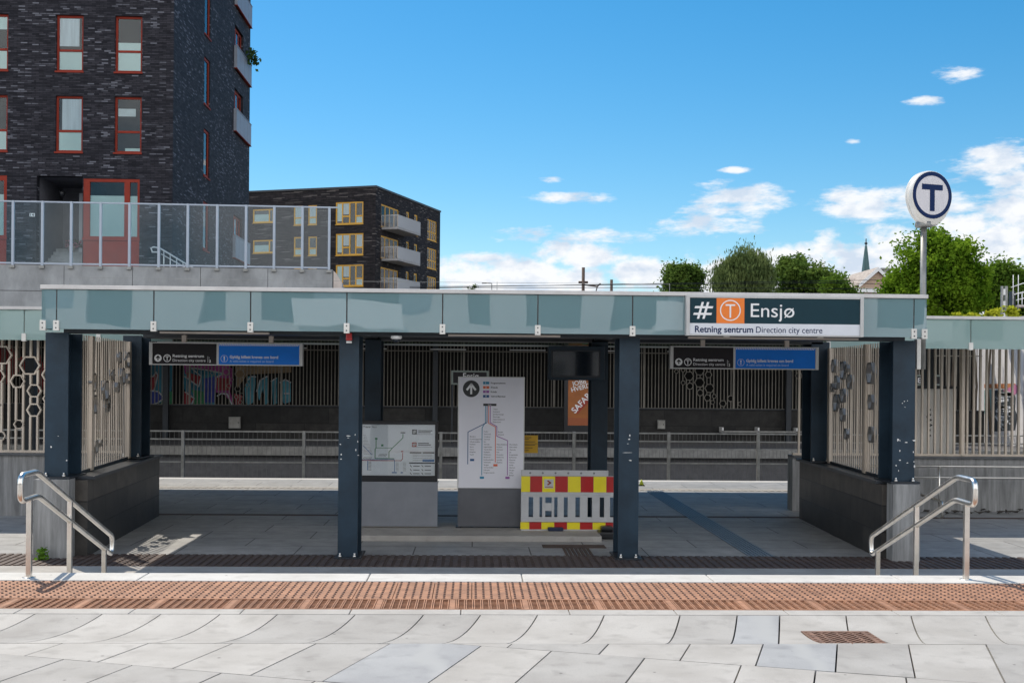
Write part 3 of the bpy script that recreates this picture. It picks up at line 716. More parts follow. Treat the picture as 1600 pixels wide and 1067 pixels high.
hang_sign(1047, 1279, 541.5, 577, 17.1, .432, 'hanging black and blue direction sign below the big teal station name sign')

# T sign on its pole
TX, TY = PX(1441.5, 15.8), 15.8
t = thing('metro_sign', (TX, TY, 2.6), 'round white and navy metro T sign on a steel pole above the canopy end', 'sign')
q = MB(); zp = PZ(354, TY, 1443); q.tube([(TX, TY, PZ(577, TY, 1440)), (TX, TY, zp)], .040, 14); q.build('pole', GALV, t)
q = MB(); q.box(TX-.10, TX-.045, TY-.06, TY+.05, PZ(577, TY, 1436), PZ(530, TY, 1436)); q.build('pole_bracket', CREAM, t, .004)
q = MB(); q.lathe((TX, TY), [(.11, zp-.01), (.115, zp+.0), (.115, zp+.055), (.10, zp+.06)], 12); q.build('collar', GALV, t)
a = math.radians(17); E = Vector((math.cos(a), math.sin(a), 0)); Nn = Vector((math.sin(a), -math.cos(a), 0)); UPV = Vector((0, 0, 1))
cc = P(1457, 307, TY); R = .335; cc = Vector((TX+.05, TY, cc.z))
def prof(n=48, grow=0.0):
    pts = []
    for i in range(n):
        th = 2*math.pi*i/n; r = R+grow; x = r*math.sin(th); z = r*math.cos(th)
        if z < -.12:                                       # body runs down to the socket
            f = (-.12-z)/(R-.12); x = math.copysign(max(abs(x), .10+(.28-.10)*(1-f)), x) if abs(x) > .001 else x
            z = z-.07*f
        pts.append((x, z))
    return pts
pr = prof()
def loop(d, sc): return [cc+E*(x*sc)+UPV*(z*sc)+Nn*d for x, z in pr]
rings = [loop(-.065, .90), loop(-.05, .97), loop(-.03, 1.0), loop(-.004, 1.0), loop(-.002, .985), loop(.002, .985), loop(.004, 1.0), loop(.05, 1.0), loop(.085, .975), loop(.095, .95)]
q = MB(); n = 48; vs = [p for r_ in rings for p in r_]; fs = []
for i in range(len(rings)-1):
    for j in range(n): fs.append((i*n+j, (i+1)*n+j, (i+1)*n+(j+1) % n, i*n+(j+1) % n))
fs += [tuple(range(n)), tuple((len(rings)-1)*n+j for j in reversed(range(n)))]
q.smooth = True; q.raw(vs, fs); q.build('drum', CREAM, t)
def fp(x, z, d): return cc+E*x+UPV*z+Nn*d
q = MB()
for i in range(56):
    a0, a1 = 2*math.pi*i/56, 2*math.pi*(i+1)/56
    q.face([fp(.262*math.cos(a0), .262*math.sin(a0), .0985), fp(.315*math.cos(a0), .315*math.sin(a0), .0985), fp(.315*math.cos(a1), .315*math.sin(a1), .0985), fp(.262*math.cos(a1), .262*math.sin(a1), .0985)])
for (x0_, x1_, z0_, z1_) in ((-.168, .168, .070, .146), (-.039, .039, -.214, .070)):
    q.face([fp(x0_, z0_, .0985), fp(x1_, z0_, .0985), fp(x1_, z1_, .0985), fp(x0_, z1_, .0985)])
q.build('ring_and_letter', NAVY, t)
q = MB(); q.face([fp(.262*math.cos(2*math.pi*i/56), .262*math.sin(2*math.pi*i/56), .0965) for i in range(56)]); q.build('face_panel', mat('sign_face_white', (.62, .60, .62), .45, var=.06, scale=6, stretch=(4, 4, .6)), t)

# tall line-map board
BY = 18.28
k = MB(); k.box(PX(560, 17.4), 1.90, 17.33, 18.95, 0, .085); tag(k.build('board_plinth', GRAN2, bevel=.006, loc=(.1, 18, 0)), 'low granite plinth slab under the two map boards and the barrier', 'plinth')
x0, x1 = PX(716, BY, 700), PX(818, BY, 700); zt_, zm_, zb_ = PZ(590, BY, 767), PZ(762, BY, 767), .085
W = x1-x0; H = zt_-zm_
mm = thing('line_map_board', ((x0+x1)/2, BY, .085), 'tall pale line map board with a black arrow disc and coloured lines', 'map board')
boxes('case', ALU, mm, [(x0-.01, x1+.012, BY+.004, BY+.16, zm_-.01, zt_+.015)], .006)
boxes('lower_panel', PANELD, mm, [(x0, x1+.006, BY-.004, BY+.15, zb_+.02, zm_-.012)], .004)
boxes('feet', STEELD, mm, [(x0-.03, x0+.06, BY-.03, BY+.2, zb_, zb_+.02), (x1-.06, x1+.04, BY-.03, BY+.2, zb_, zb_+.02)])
boxes('map_sheet', MAPW, mm, [(x0+.008, x1-.004, BY-.002, BY+.01, zm_, zt_)])
U = lambda p: x0+(p-716)/102*W
V = lambda p: zt_-(p-590)/172*H
e = BY-.004
q = MB(); discY(q, U(735.5), V(607.5), W*.128, e)
quadY(q, U(754.5), U(775), V(634), V(630.5), e-.002, .002)
for i, (yy, s, cw) in enumerate(((598.3, 'Frognerseteren', 23), (605.2, 'Østerås', 11), (612, 'Kolsås', 9.5), (619, 'Vestli via Majorstuen', 23))): letters(q, s, U(766), V(yy+1.2), e, W*.024, U(766+cw), True)
main = ['Tøyen', 'Grønland', 'Jernbanetorget', 'Stortinget', 'Nationaltheatret', 'Majorstuen']
for i, s in enumerate(main): letters(q, s, U(770), V(640+i*4.0), e, W*.019)
br = {731: (683, ['Blindern', 'Forskningsparken', 'Ullevål stadion', 'Nydalen', 'Storo', 'Sinsen', 'Risløkka', 'Vestli'], 734, 4),
      753: (675, ['Frøen', 'Steinerud', 'Vinderen', 'Gaustad', 'Ris', 'Slemdal', 'Ingierkollen', 'Vettakollen', 'Skådalen', 'Midtstuen', 'Besserud', 'Holmenkollen', 'Voksenlia', 'Skogen', 'Voksenkollen', 'Lillevann', 'Frognerseteren'], 756, 4),
      774: (695, ['Makrellbekken', 'Holmen', 'Hovseter', 'Røa', 'Ekraveien', 'Eiksmarka', 'Lijordet', 'Østerås'], 776, 4),
      793: (695, ['Montebello', 'Ullernåsen', 'Åsjordet', 'Jar', 'Ringstabekk', 'Bekkestua', 'Gjønnes', 'Haslum', 'Avløs', 'Gjettum', 'Hauger', 'Valler', 'Kolsås'], 796, 4)}
for _, (y0_, names, xx, st) in br.items():
    for i, s in enumerate(names): letters(q, s, U(xx), V(y0_+i*st), e, W*.019)
letters(q, 'Borgen', U(778), V(675.5), e, W*.019); letters(q, 'Smestad', U(778), V(679.5), e, W*.019)
q.build('black_print', BLACKP, mm)
q = MB(); lineY(q, [(U(729), V(609)), (U(735.5), V(600.5)), (U(742), V(609))], W*.032, e-.003); q.box(U(734), U(737), e-.0035, e-.0025, V(616), V(602)); letters(q, 'Ensjø', U(762), V(633.2), e-.004, W*.017)
for yy, s in ((598.3, '1'), (605.2, '2'), (612, '3'), (619, '4')): letters(q, s, U(757.5), V(yy+1.4), e-.005, W*.028, None, True)
q.build('white_print', WHITEL, mm)
lc = {'line_print_teal': ((.02, .25, .42), [[(758, 634), (758, 660), (753, 668), (753, 742)]], [(754.5, 598.3), (753, 746)]),
      'line_print_orange': ((.75, .16, .06), [[(763, 634), (763, 661), (774, 667), (774, 722)]], [(754.5, 605.2), (774, 726.5)]),
      'line_print_purple': ((.35, .12, .40), [[(765.5, 634), (765.5, 660), (776, 666), (776, 681), (793, 688), (793, 742)]], [(754.5, 612), (793, 746)]),
      'line_print_navy': ((.015, .09, .26), [[(760.5, 634), (760.5, 660), (731, 675), (731, 725)]], [(754.5, 619), (737.5, 718.5)])}
for nm, (col, lines, tags_) in lc.items():
    q = MB()
    for ln in lines: lineY(q, [(U(a_), V(b_)) for a_, b_ in ln], W*.011, e-.001)
    (ax, ay), (bx, by) = tags_; quadY(q, U(ax-.5), U(ax+9), V(ay+2), V(ay-2), e-.003, .002); quadY(q, U(bx-3), U(bx+3.5), V(by+1.7), V(by-1.7), e-.003, .002)
    q.build(nm, mat(nm, col, .5), mm)

# low poster board beside it
x0, x1 = PX(563, BY, 700), PX(684, BY, 700); zt_, zb_ = PZ(657.5, BY, 625), .085
pb = thing('poster_board', ((x0+x1)/2, BY, .085), 'low wide information board with a network map poster behind dark framed glass', 'map board')
za, zb2, zc_ = PZ(752, BY, 625), PZ(743, BY, 625), PZ(822, BY, 625)
sx0, sx1, sz1 = PX(566, BY), PX(681, BY), PZ(663, BY, 625)
boxes('frame', BLACKP, pb, [(x0, sx0, BY, BY+.14, za, zt_), (sx1, x1, BY, BY+.14, za, zt_), (sx0, sx1, BY, BY+.14, sz1, zt_), (sx0, sx1, BY, BY+.14, za, zb2)], .004)
boxes('lower_panel', PANELG, pb, [(x0, x1+.003, BY-.005, BY+.12, zc_, za-.004)], .004)
boxes('kick_plate', mat('kick_metal', (.42, .40, .37), .5, .3, .12), pb, [(x0, x1, BY-.003, BY+.11, zb_+.01, zc_-.004)])
boxes('poster', POSTER, pb, [(sx0+.001, sx1-.001, BY+.03, BY+.06, zb2+.001, sz1-.001)])
boxes('glass', CLEAR, pb, [(sx0+.001, sx1-.001, BY+.004, BY+.010, zb2+.001, sz1-.001)])
# poster layout measured on a 140 x 110 grid
U = lambda p: sx0+(p-78)/(1172-78)*(sx1-sx0)
V = lambda p: sz1-(p-128)/(912-128)*(sz1-zb2)
e = BY+.028
def printed(nm, col, fn):
    q = MB(); fn(q); q.build(nm, mat('print_'+nm, col, .5), pb)
def pk(q):
    letters(q, 'T-bane', U(100), V(182), e, .028, U(205), True); letters(q, 'Metro', U(230), V(182), e, .026, U(300))
    for a_, b_, y in ((795, 970, 560), (985, 1160, 560), (785, 1168, 718)): quadY(q, U(a_), U(b_), V(y+9), V(y-9), e-.001, .001)
    quadY(q, U(826), U(898), V(278), V(205), e-.001, .001)
    for y, w1 in ((222, 205), (248, 180), (415, 155), (440, 185)): lineY(q, [(U(920), V(y)), (U(920+w1), V(y))], .012, e)
    for y in (278, 470, 590, 615, 645, 675): lineY(q, [(U(840), V(y)), (U(1130), V(y))], .004, e)
    for i, y in enumerate((765, 825, 880)):
        for x_ in (850, 1020): lineY(q, [(U(x_), V(y)), (U(x_+90), V(y))], .010, e)
        for x_ in (812, 985): lineY(q, [(U(x_-10), V(y-12)), (U(x_+10), V(y+10))], .010, e)
    for i in range(14):
        lineY(q, [(U(100+(i % 2)*8), V(300+i*22)), (U(140+i*8), V(300+i*22))], .003, e)
        if i < 7: lineY(q, [(U(180), V(705+i*21)), (U(222), V(705+i*21))], .005, e); lineY(q, [(U(590), V(715+i*20)), (U(630), V(715+i*20))], .004, e); lineY(q, [(U(695), V(715+i*20)), (U(740), V(715+i*20))], .004, e)
    for i in range(6): lineY(q, [(U(330+i*20), V(620)), (U(355+i*20), V(582))], .005, e); lineY(q, [(U(95+i*22), V(665)), (U(120+i*22), V(632))], .005, e)
    for x_, y in ((690, 255),): quadY(q, U(x_-35), U(x_+35), V(y+7), V(y-7), e-.001, .001)
printed('black', (.02, .025, .03), pk)
printed('green', (.10, .30, .17), lambda q: (lineY(q, [(U(690), V(275)), (U(690), V(335)), (U(535), V(490)), (U(485), V(550)), (U(485), V(640))], .012, e-.0006), lineY(q, [(U(292), V(365)), (U(292), V(490)), (U(278), V(510)), (U(278), V(650)), (U(560), V(652))], .012, e-.0006), lineY(q, [(U(292), V(490)), (U(535), V(490))], .008, e-.0006), quadY(q, U(275), U(312), V(362), V(335), e-.001, .001), quadY(q, U(368), U(402), V(465), V(435), e-.001, .001)))
printed('red', (.45, .06, .05), lambda q: (lineY(q, [(U(80), V(683)), (U(665), V(683)), (U(688), V(655)), (U(688), V(565))], .010, e-.0007), quadY(q, U(826), U(894), V(470), V(402), e-.001, .001), quadY(q, U(665), U(698), V(550), V(535), e-.001, .001)))
printed('blue', (.05, .18, .42), lambda q: (quadY(q, U(985), U(1160), V(698), V(662), e-.001, .001), lineY(q, [(U(170), V(690)), (U(170), V(830))], .012, e-.0008), lineY(q, [(U(80), V(672)), (U(560), V(665)), (U(570), V(690)), (U(570), V(850))], .010, e-.0008), lineY(q, [(U(100), V(455)), (U(230), V(595))], .008, e-.0008), quadY(q, U(530), U(605), V(875), V(858), e-.001, .001), quadY(q, U(660), U(695), V(875), V(858), e-.001, .001)))
q = MB()
for cy in (241, 436):
    for dx in (-8, 8): lineY(q, [(U(860+dx-6), V(cy+22)), (U(860+dx+8), V(cy-22))], .010, e-.003)
    for dy in (-8, 8): lineY(q, [(U(838), V(cy+dy)), (U(884), V(cy+dy))], .010, e-.003)
q.build('white_print', WHITEL, pb)

# information screen on the rear column
IY = 19.0
x0, x1 = PX(857, IY, 565), PX(945, IY, 565); z1, z0 = PZ(541, IY, 900), PZ(594, IY, 900)
t = thing('information_screen', ((x0+x1)/2, IY, z0), 'switched off dark information screen mounted at the top of a steel column', 'screen')
boxes('housing', STEEL, t, [(x0, x1, IY, IY+.27, z0, z1)], .01)
bx0, bx1, bz0, bz1 = PX(864, IY), PX(935.5, IY), PZ(587, IY, 900), PZ(549.5, IY, 900)
boxes('bezel', STEELD, t, [(bx0-.025, bx0, IY-.02, IY, bz0-.025, bz1+.025), (bx1, bx1+.025, IY-.02, IY, bz0-.025, bz1+.025), (bx0, bx1, IY-.02, IY, bz1, bz1+.025), (bx0, bx1, IY-.02, IY, bz0-.025, bz0)])
boxes('display', SCREEN, t, [(bx0, bx1, IY-.008, IY-.001, bz0, bz1)])

# road-works barrier
QY = 18.0
U = lambda p: PX(p, QY, 780)
V = lambda p: PZ(p, QY, 888)
t = thing('barrier', (U(888), QY, .0), 'red and yellow striped grey plastic barrier beside the tall line map board', 'barrier')
b = MB(); xa, xb = U(814), U(960)
def bar(z0p, z1p, y0_=-.02, y1_=.02, x0_=xa, x1_=xb): b.box(x0_, x1_, QY+y0_, QY+y1_, V(z1p), V(z0p))
bar(734.5, 743.5, -.022, .022, xa, U(950)); bar(743.5, 769.5, -.012, .02); bar(769.5, 773, -.03, .03); bar(773, 776.5, -.024, .024)
bar(807.5, 811, -.026, .026); bar(811, 815, -.032, .032); bar(815, 827.5, -.012, .02); bar(827.5, 830.5, -.026, .026)
b.build('frame', BARG, t, .004)
b = MB()
for (a_, c_) in ((814, 826), (833, 843), (871, 881), (887, 899), (906, 918), (925, 937), (944, 953)): b.box(U(a_), U(c_), QY-.028, QY+.028, V(807.6), V(776.4))
xl, xr = U(847), U(866)
for q_ in ((847, 852, 776.4, 807.6), (862, 866, 776.4, 807.6), (852, 862, 785.5, 798)): b.box(U(q_[0]), U(q_[1]), QY-.02, QY+.02, V(q_[3]), V(q_[2]))
b.build('bar_infill', BARG, t, .006)
bnd = [814, 828, 847, 867, 887, 907, 927, 947, 959]
for i, (a_, c_) in enumerate(zip(bnd, bnd[1:])):
    for (p0_, p1_) in ((744, 768.5), (815.5, 826.5)):
        sft = -.8 if p0_ > 800 else 0
        q = MB(); q.box(U(a_+sft+.15), U(c_+sft-.15), QY-.0165, QY-.0125, V(p1_), V(p0_)); q.build('yellow_stripe' if i % 2 == 0 else 'red_stripe', YELP if i % 2 == 0 else REDP, t)
q = MB(); q.box(U(850), U(864.5), QY-.020, QY-.017, V(762.5), V(748.5)); st = q.build('owner_sticker', BARG, t)
q = MB(); lineY(q, [(U(855.5), V(751)), (U(860), V(754)), (U(855.5), V(757))], .022, QY-.0225); lineY(q, [(U(851.5), V(760.5)), (U(863.5), V(760.5))], .010, QY-.0225); q.build('sticker_print', mat('sticker_red_brown', (.3, .05, .02), .5), st)
for p in (828, 847.5, 867.5, 887.5, 907.5, 927.5):
    q = MB(); ringY(q, U(p), V(738.8), .014, .006, QY-.024, 14); q.build('reflector_hole', STEELD, t)
q = MB(); q.box(U(932), U(962), QY-.35, QY+.30, .0, .10); q.box(U(938), U(956), QY-.2, QY+.2, .10, .17); q.build('rubber_foot', BLACKP, t, .02)
q = MB(); q.box(U(856), U(880), QY-.1, QY+.30, .085, .14); q.build('rubber_foot', mat('foot_blue_black', (.01, .02, .06), .6), t, .015)
q = MB(); q.box(U(934), U(938), QY-.01, QY+.01, .15, V(830)); q.box(U(866), U(870), QY-.01, QY+.01, .13, V(830)); q.build('peg', BARG, t)
# yellow notice on a stake behind the map board
nY = 18.75
x0, x1, z0, z1 = PX(812, nY, 690), PX(840.5, nY, 690), PZ(707.5, nY, 830), PZ(680, nY, 830)
t = thing('notice_sign', ((x0+x1)/2, nY, .085), 'small yellow notice sheet half hidden behind the tall line map board', 'sign')
boxes('sheet', NOTEY, t, [(x0, x1, nY, nY+.01, z0, z1)])
boxes('stake', GALV, t, [(x0+.02, x0+.05, nY+.01, nY+.04, .0, z1)])
q = MB()
for yy, a_, c_ in ((683.5, 821, 831), (686, 821, 827), (690, 821, 837), (695, 821, 837), (699.5, 821, 833), (703.5, 821, 827)): lineY(q, [(PX(a_, nY), PZ(yy, nY, 830)), (PX(c_, nY), PZ(yy, nY, 830))], .008, nY-.002)
lineY(q, [(x0, PZ(693, nY, 830)), (x1, PZ(693, nY, 830))], .006, nY-.002); q.build('print', BLACKP, t)

# ------------------------------------------------------------------ slatted screens with hexagons
def slat_screen(name, label, o, u, L, z0, z1, sp, bw, bd, hexes, posts=(), gap=None, hexd=.05, m=TAUPE, hm=None, railz=(), group=None, post_w=.06, off=0):
    """upright bars along u with hexagonal rings let into them; hexes = (s, z, r) with flat tops"""
    base = (o[0]+u[0]*L/2, o[1]+u[1]*L/2, z0)
    t = thing(name, base, label, 'slatted screen', group)
    b = MB(); s = off; n = 0
    while s < L-bw*.5:
        cuts = []
        for hs_, hz_, hr in hexes:
            d = abs(s+bw/2-hs_)
            if d < hr*.97:
                hh = hr*.866 if d < hr/2 else (hr-d)*1.732
                cuts.append((hz_-hh, hz_+hh))
        cuts.sort(); z = z0
        for a_, c_ in cuts+[(z1, z1)]:
            if a_-z > .02: b.obox(o, u, s, s+bw, -bd/2, bd/2, z, min(a_, z1))
            z = max(z, c_)
        s += sp
    b.build('slats', m, t)
    fr = MB(); fr.obox(o, u, 0, L, -bd/2-.012, bd/2+.012, z0-.04, z0)
    for rz in railz: fr.obox(o, u, 0, L, bd/2, bd/2+.03, rz-.02, rz+.02)
    fr.build('rail', STEELD if hm else m, t)
    for ps in posts:
        q = MB(); q.obox(o, u, ps-post_w/2, ps+post_w/2, -bd/2-.03, bd/2+.03, z0-.03, z1); q.build('post', m, t)
    nrm = (-u[1], u[0])
    for hs_, hz_, hr in hexes:
        if hs_+hr < 0 or hs_-hr > L: continue
        q = MB(); ri = hr-min(.028, hr*.2); vs = []
        for d in (-hexd/2, hexd/2):
            for rr in (hr, ri):
                for i in range(6):
                    th = i*math.pi/3; s_ = hs_+rr*math.cos(th)
                    vs.append((o[0]+u[0]*s_+nrm[0]*d, o[1]+u[1]*s_+nrm[1]*d, hz_+rr*math.sin(th)))
        fs = []
        for i in range(6):
            j = (i+1) % 6
            fs += [(i, j, 6+j, 6+i), (12+i, 18+i, 18+j, 12+j), (i, 12+i, 12+j, j), (6+i, 6+j, 18+j, 18+i)]
        q.raw(vs, fs); q.build('hexagon', hm or m, t)
    return t
def hexpx(lst, o, u, sc, ox, oy, vertical_half=True):
    out = []
    for x, y, r in lst:
        s, z = ON(ox+x/sc, oy+y/sc, o, u); s2, z2 = ON(ox+x/sc, oy+(y-r)/sc, o, u)
        hh = z2-z
        out.append((s, z, hh/.866 if vertical_half else hh))
    return out
# fence panels left and right of the entrance, on concrete walls
oL, uL = (-11.6, 20.45), (1, 0)
hl = hexpx([(18, 185, 75), (250, 272, 76), (147, 403, 55), (287, 483, 54), (285, 643, 55), (158, 762, 38), (8, 858, 36), (-15, 362, 52), (434, 350, 75), (417, 548, 52), (443, 168, 52), (-70, 600, 75), (-120, 250, 55)], oL, uL, 5.3375, 0, 520)
zl = PZ(703, 20.45, 30)
slat_screen('slatted_fence', 'champagne slatted fence with hexagon rings on the concrete wall beside the left plinth', oL, uL, 5.95, zl, ZB-.0+.02, .1212, .032, .05, hl, posts=(.0, 3.0), group='slatted fences beside the entrance', off=(PX(47, 20.45)-oL[0]) % .1212)
oR, uR = (5.95, 21.9), (1, 0); zr_ = PZ(709, 21.9, 1500)
slat_screen('slatted_fence', 'plain champagne slatted fence without hexagons on the concrete wall behind the ramp railing', oR, uR, 8.0, zr_, 3.2, .1222, .034, .05, [], posts=(PX(1504, 21.9)-5.95, PX(1504, 21.9)-5.95+3.2), group='slatted fences beside the entrance', off=(PX(1450, 21.9)-oR[0]) % .1222)
def conc_wall(x0, x1, y, zt_, label):
    t = thing('concrete_wall', ((x0+x1)/2, y, 0), label, 'wall', 'concrete walls under the slatted fences')
    boxes('wall', CONCB, t, [(x0, x1, y, y+.35, 0, zt_-.08)]); boxes('coping', mat('coping_steel', (.10, .105, .11), .5, .3, .2), t, [(x0, x1, y-.05, y+.36, zt_-.078, zt_-.04)], .004)
conc_wall(-11.6, -5.72, 20.3, zl, 'board marked concrete wall under the hexagon fence with the left plinth beside it')
conc_wall(5.92, 14, 21.75, zr_, 'board marked concrete wall behind the ramp railing below the plain slatted fence')

# plinths: concrete front block, black slate sides, steel ledge
def plinth(side, pts_front, pts_wall, label):
    t = thing('plinth', (pts_front[0][0], 16, 0), label, 'plinth', 'black slate plinths flanking the entrance')
    b = MB(); b.prism(pts_front, 0, 1.03); b.build('concrete_block', CONCB, t, .008)
    b = MB(); b.prism(pts_wall, 0, 1.0); b.build('slate_cladding', SLATE, t, .004)
    cx = sum(p[0] for p in pts_wall)/4
    b = MB(); b.prism([(p[0]+(.05 if p[0] > cx else -.05), p[1]+(.05 if p[1] > 18 else .12)) for p in pts_wall], 1.002, 1.045); b.build('ledge', mat('ledge_steel', (.055, .062, .072), .35, .4, .2), t, .004)
plinth(-1, [(-5.68, 15.5), (-5.22, 15.5), (-5.22, 15.74), (-5.68, 15.74)], [(-5.68, 15.745), (-5.06, 15.745), (-5.36, 20.45), (-5.98, 20.45)], 'black slate plinth with a concrete end block, standing at the left handrail')
plinth(1, [(5.56, 15.5), (5.93, 15.5), (5.93, 15.74), (5.56, 15.74)], [(5.50, 15.745), (5.93, 15.745), (6.12, 20.5), (5.70, 20.5)], 'black slate plinth with a concrete end block, standing at the right handrail')
def unit(a_, b_):
    v = Vector((b_[0]-a_[0], b_[1]-a_[1])); L = v.length; v /= L; return (v.x, v.y), L
o_ = (-5.31, 16.2); u_, L_ = unit(o_, (-5.54, 19.25))
hx_ = hexpx([(515, 240, 35), (565, 255, 50), (535, 360, 50), (567, 375, 33), (500, 430, 32), (470, 352, 36), (425, 450, 62), (440, 520, 40), (437, 560, 30), (360, 810, 42), (392, 787, 22), (345, 400, 60), (350, 540, 60)], o_, u_, 4.105, 60, 500)
slat_screen('side_screen', 'sunlit slatted side screen with glinting hexagons standing on the left plinth', o_, u_, L_, 1.09, 2.93, .1222, .036, .010, hx_, posts=(.55, L_-.06), hexd=.07, hm=HEXM, group='slatted side screens of the entrance', post_w=.13)
o_ = (5.66, 16.2); u_, L_ = unit(o_, (5.84, 19.25))
hx_ = hexpx([(285, 275, 45), (350, 305, 62), (305, 390, 48), (395, 385, 50), (350, 480, 48), (275, 425, 30), (300, 530, 60), (345, 612, 46), (372, 745, 38), (540, 325, 75), (543, 525, 52), (545, 750, 55), (325, 500, 30), (378, 290, 28)], o_, u_, 4.444, 1240, 510)
slat_screen('side_screen', 'slatted side screen with bluish dark hexagons standing on the right plinth', o_, u_, L_, 1.09, 2.93, .1222, .036, .010, hx_, posts=(.85, L_-.06), hexd=.07, hm=HEXM, group='slatted side screens of the entrance', post_w=.13)
# ledge strip light reflections above the screens: slim steel channels
# weed at the foot of the left block
t = thing('weed', (PX(65, 15.3, 860), 15.35, 0), 'small green weed growing at the foot of the left concrete block', 'plant')
q = MB()
for i in range(90):
    a_ = random.uniform(0, 6.28); r = random.uniform(0, .09); z = random.uniform(.02, .17); c_ = Vector((t.location.x-.02+r*math.cos(a_), 15.35+r*math.sin(a_)*.6, z))
    d1 = Vector((random.gauss(0, 1), random.gauss(0, 1), random.gauss(0, .6))).normalized()*.028; d2 = d1.cross(Vector((random.gauss(0, 1), random.gauss(0, 1), random.gauss(0, 1)))).normalized()*.02
    q.face([c_-d1, c_+d2, c_+d1, c_-d2])
q.build('leaves', leaf_mat('weed_leaf', (.10, .22, .03), (.22, .38, .05)), t)
q = MB()
for i in range(6): q.tube([(t.location.x-.02, 15.35, 0), (t.location.x-.02+random.uniform(-.06, .06), 15.35+random.uniform(-.05, .05), .14)], .003, 4)
q.build('stem', MATS['weed_leaf'], t)

# handrails down the steps
def handrail(x, posts, ends, zs, label):
    t = thing('handrail', (x, posts[1], .2), label, 'handrail', 'stainless handrails beside the steps')
    y_lo, y_hi, y_b = ends                             # street end, far end, bend
    zu, zl_, zu2, zl2 = zs
    def arc(pts, r=.07):
        out = []
        n = len(pts)
        for i, p in enumerate(pts):
            p = Vector(p); a_ = Vector(pts[i-1]); b_ = Vector(pts[(i+1) % n])
            da = (a_-p).normalized(); db = (b_-p).normalized()
            for k_ in range(5):
                tt = k_/4; out.append((p+da*r)*(1-tt)**2+p*2*tt*(1-tt)+(p+db*r)*tt**2)
        return out
    loop_ = arc([(x, y_lo, zu), (x, y_b, zu+.005), (x, y_hi, zu2), (x, y_hi-.02, zl2), (x, y_b+.04, zl_), (x, y_lo, zl_-.01)])
    q = MB(); q.tube(loop_+[loop_[0]], .024, 10, cap=False); q.build('rail_loop', INOX, t)
    def zr(y, up): 
        a0, a1 = (zu, zu2) if up else (zl_, zl2)
        return a0 if y < y_b else a0+(a1-a0)*(y-y_b)/(y_hi-y_b)
    for i, y in enumerate(posts):
        step = UP if y < 10.06 else max(0, .70-.14*(int((y-10.03)/.4)+1))
        q = MB(); top = zr(y, i == 1)
        q.box(x-.021, x+.021, y-.021, y+.021, step, top-.01); q.build('post', INOX, t, .004)
        q = MB(); q.lathe((x, y), [(.055, step), (.055, step+.012), (.04, step+.016)], 14); q.build('foot_plate', INOX, t)
handrail(-3.63, (9.83, 10.81, 11.81), (9.63, 12.08, 9.98), (1.56, 1.36, .75, .57), 'stainless steel handrail running down the steps in front of the left plinth')
handrail(4.17, (9.87, 11.0, 12.05), (9.70, 12.26, 10.06), (1.555, 1.36, .757, .57), 'stainless steel handrail running down the steps in front of the right plinth')
# ramp railing at the right
t = thing('ramp_railing', (8.5, 21.3, 0), 'slim stainless ramp railing in front of the right concrete wall', 'railing')
q = MB(); rz1, rz2 = PZ(728.5, 21.3, 1480), PZ(746, 21.3, 1480)
for z in (rz1, rz2): q.tube([(6.6, 21.3, z), (14, 21.3, z)], .02, 8)
q.build('rail', INOX, t)
for x in (PX(1469, 21.3), PX(1469, 21.3)+2.2, PX(1469, 21.3)+4.4):
    q = MB(); q.tube([(x, 21.3, 0), (x, 21.3, rz1)], .02, 8); q.build('post', INOX, t)
x = PX(1452, 21.0)
q = MB(); q.tube([(x-.25, 21.25, .42), (x+.08, 20.7, .30), (x+.10, 20.6, .28), (x+.10, 20.6, .02), (x+.04, 20.65, -.0)], .022, 8); q.build('end_loop', INOX, t)
# litter and dirt at the foot of the right wall
t = MB()
for i in range(40):
    c_ = Vector((random.uniform(8.2, 10.6), random.uniform(21.0, 21.7), random.uniform(.0, .03))); r = random.uniform(.03, .12)
    t.face([c_+Vector((r*math.cos(k_*1.05)*random.uniform(.5, 1), r*math.sin(k_*1.05)*random.uniform(.4, .8), random.uniform(.0, .05))) for k_ in range(6)])
tag(t.build('leaf_litter', JOINT), kind='stuff', label='dark dead leaves swept against the foot of the right concrete wall', cat='leaf litter')

# ------------------------------------------------------------------ between and beyond the tracks
def track_railing(xs, Y, ztop, rails, mesh_sp, label, x0, x1):
    t = thing('track_railing', ((x0+x1)/2, Y, -1.1), label, 'railing', 'mesh railings between the tracks')
    q = MB()
    for z in rails: q.box(x0, x1, Y-.018, Y+.018, z-.018, z+.018)
    q.build('rail', GALV, t)
    for x in xs:
        q = MB(); q.box(x-.04, x+.04, Y-.05, Y+.05, -1.1, ztop+.02); q.build('post', GALV, t)
    q = MB(); x = x0
    while x < x1: q.box(x-.0045, x+.0045, Y-.004, Y+.004, -.95, ztop); x += mesh_sp
    q.build('mesh_bars', mat('mesh_bar_steel', (.13, .13, .125), .5, .5, .2), t)
RY = 32.5
tr = lambda p: PZ(p, RY, 1100)
track_railing([PX(p, RY) for p in (898, 1046, 1186, 1330, 1476, 1620)], RY, tr(677), [tr(p) for p in (677.5, 690, 702, 724)], .105, 'tall mesh railing between the tracks seen through the right opening', PX(800, RY), 17)
tl = lambda p: PZ(p, RY, 380)
track_railing([PX(p, RY) for p in (-90, 98, 287, 476, 690)], RY, tl(674), [tl(p) for p in (674, 686.5, 722)], .125, 'tall mesh railing between the tracks seen through the left opening', -15, PX(799, RY))

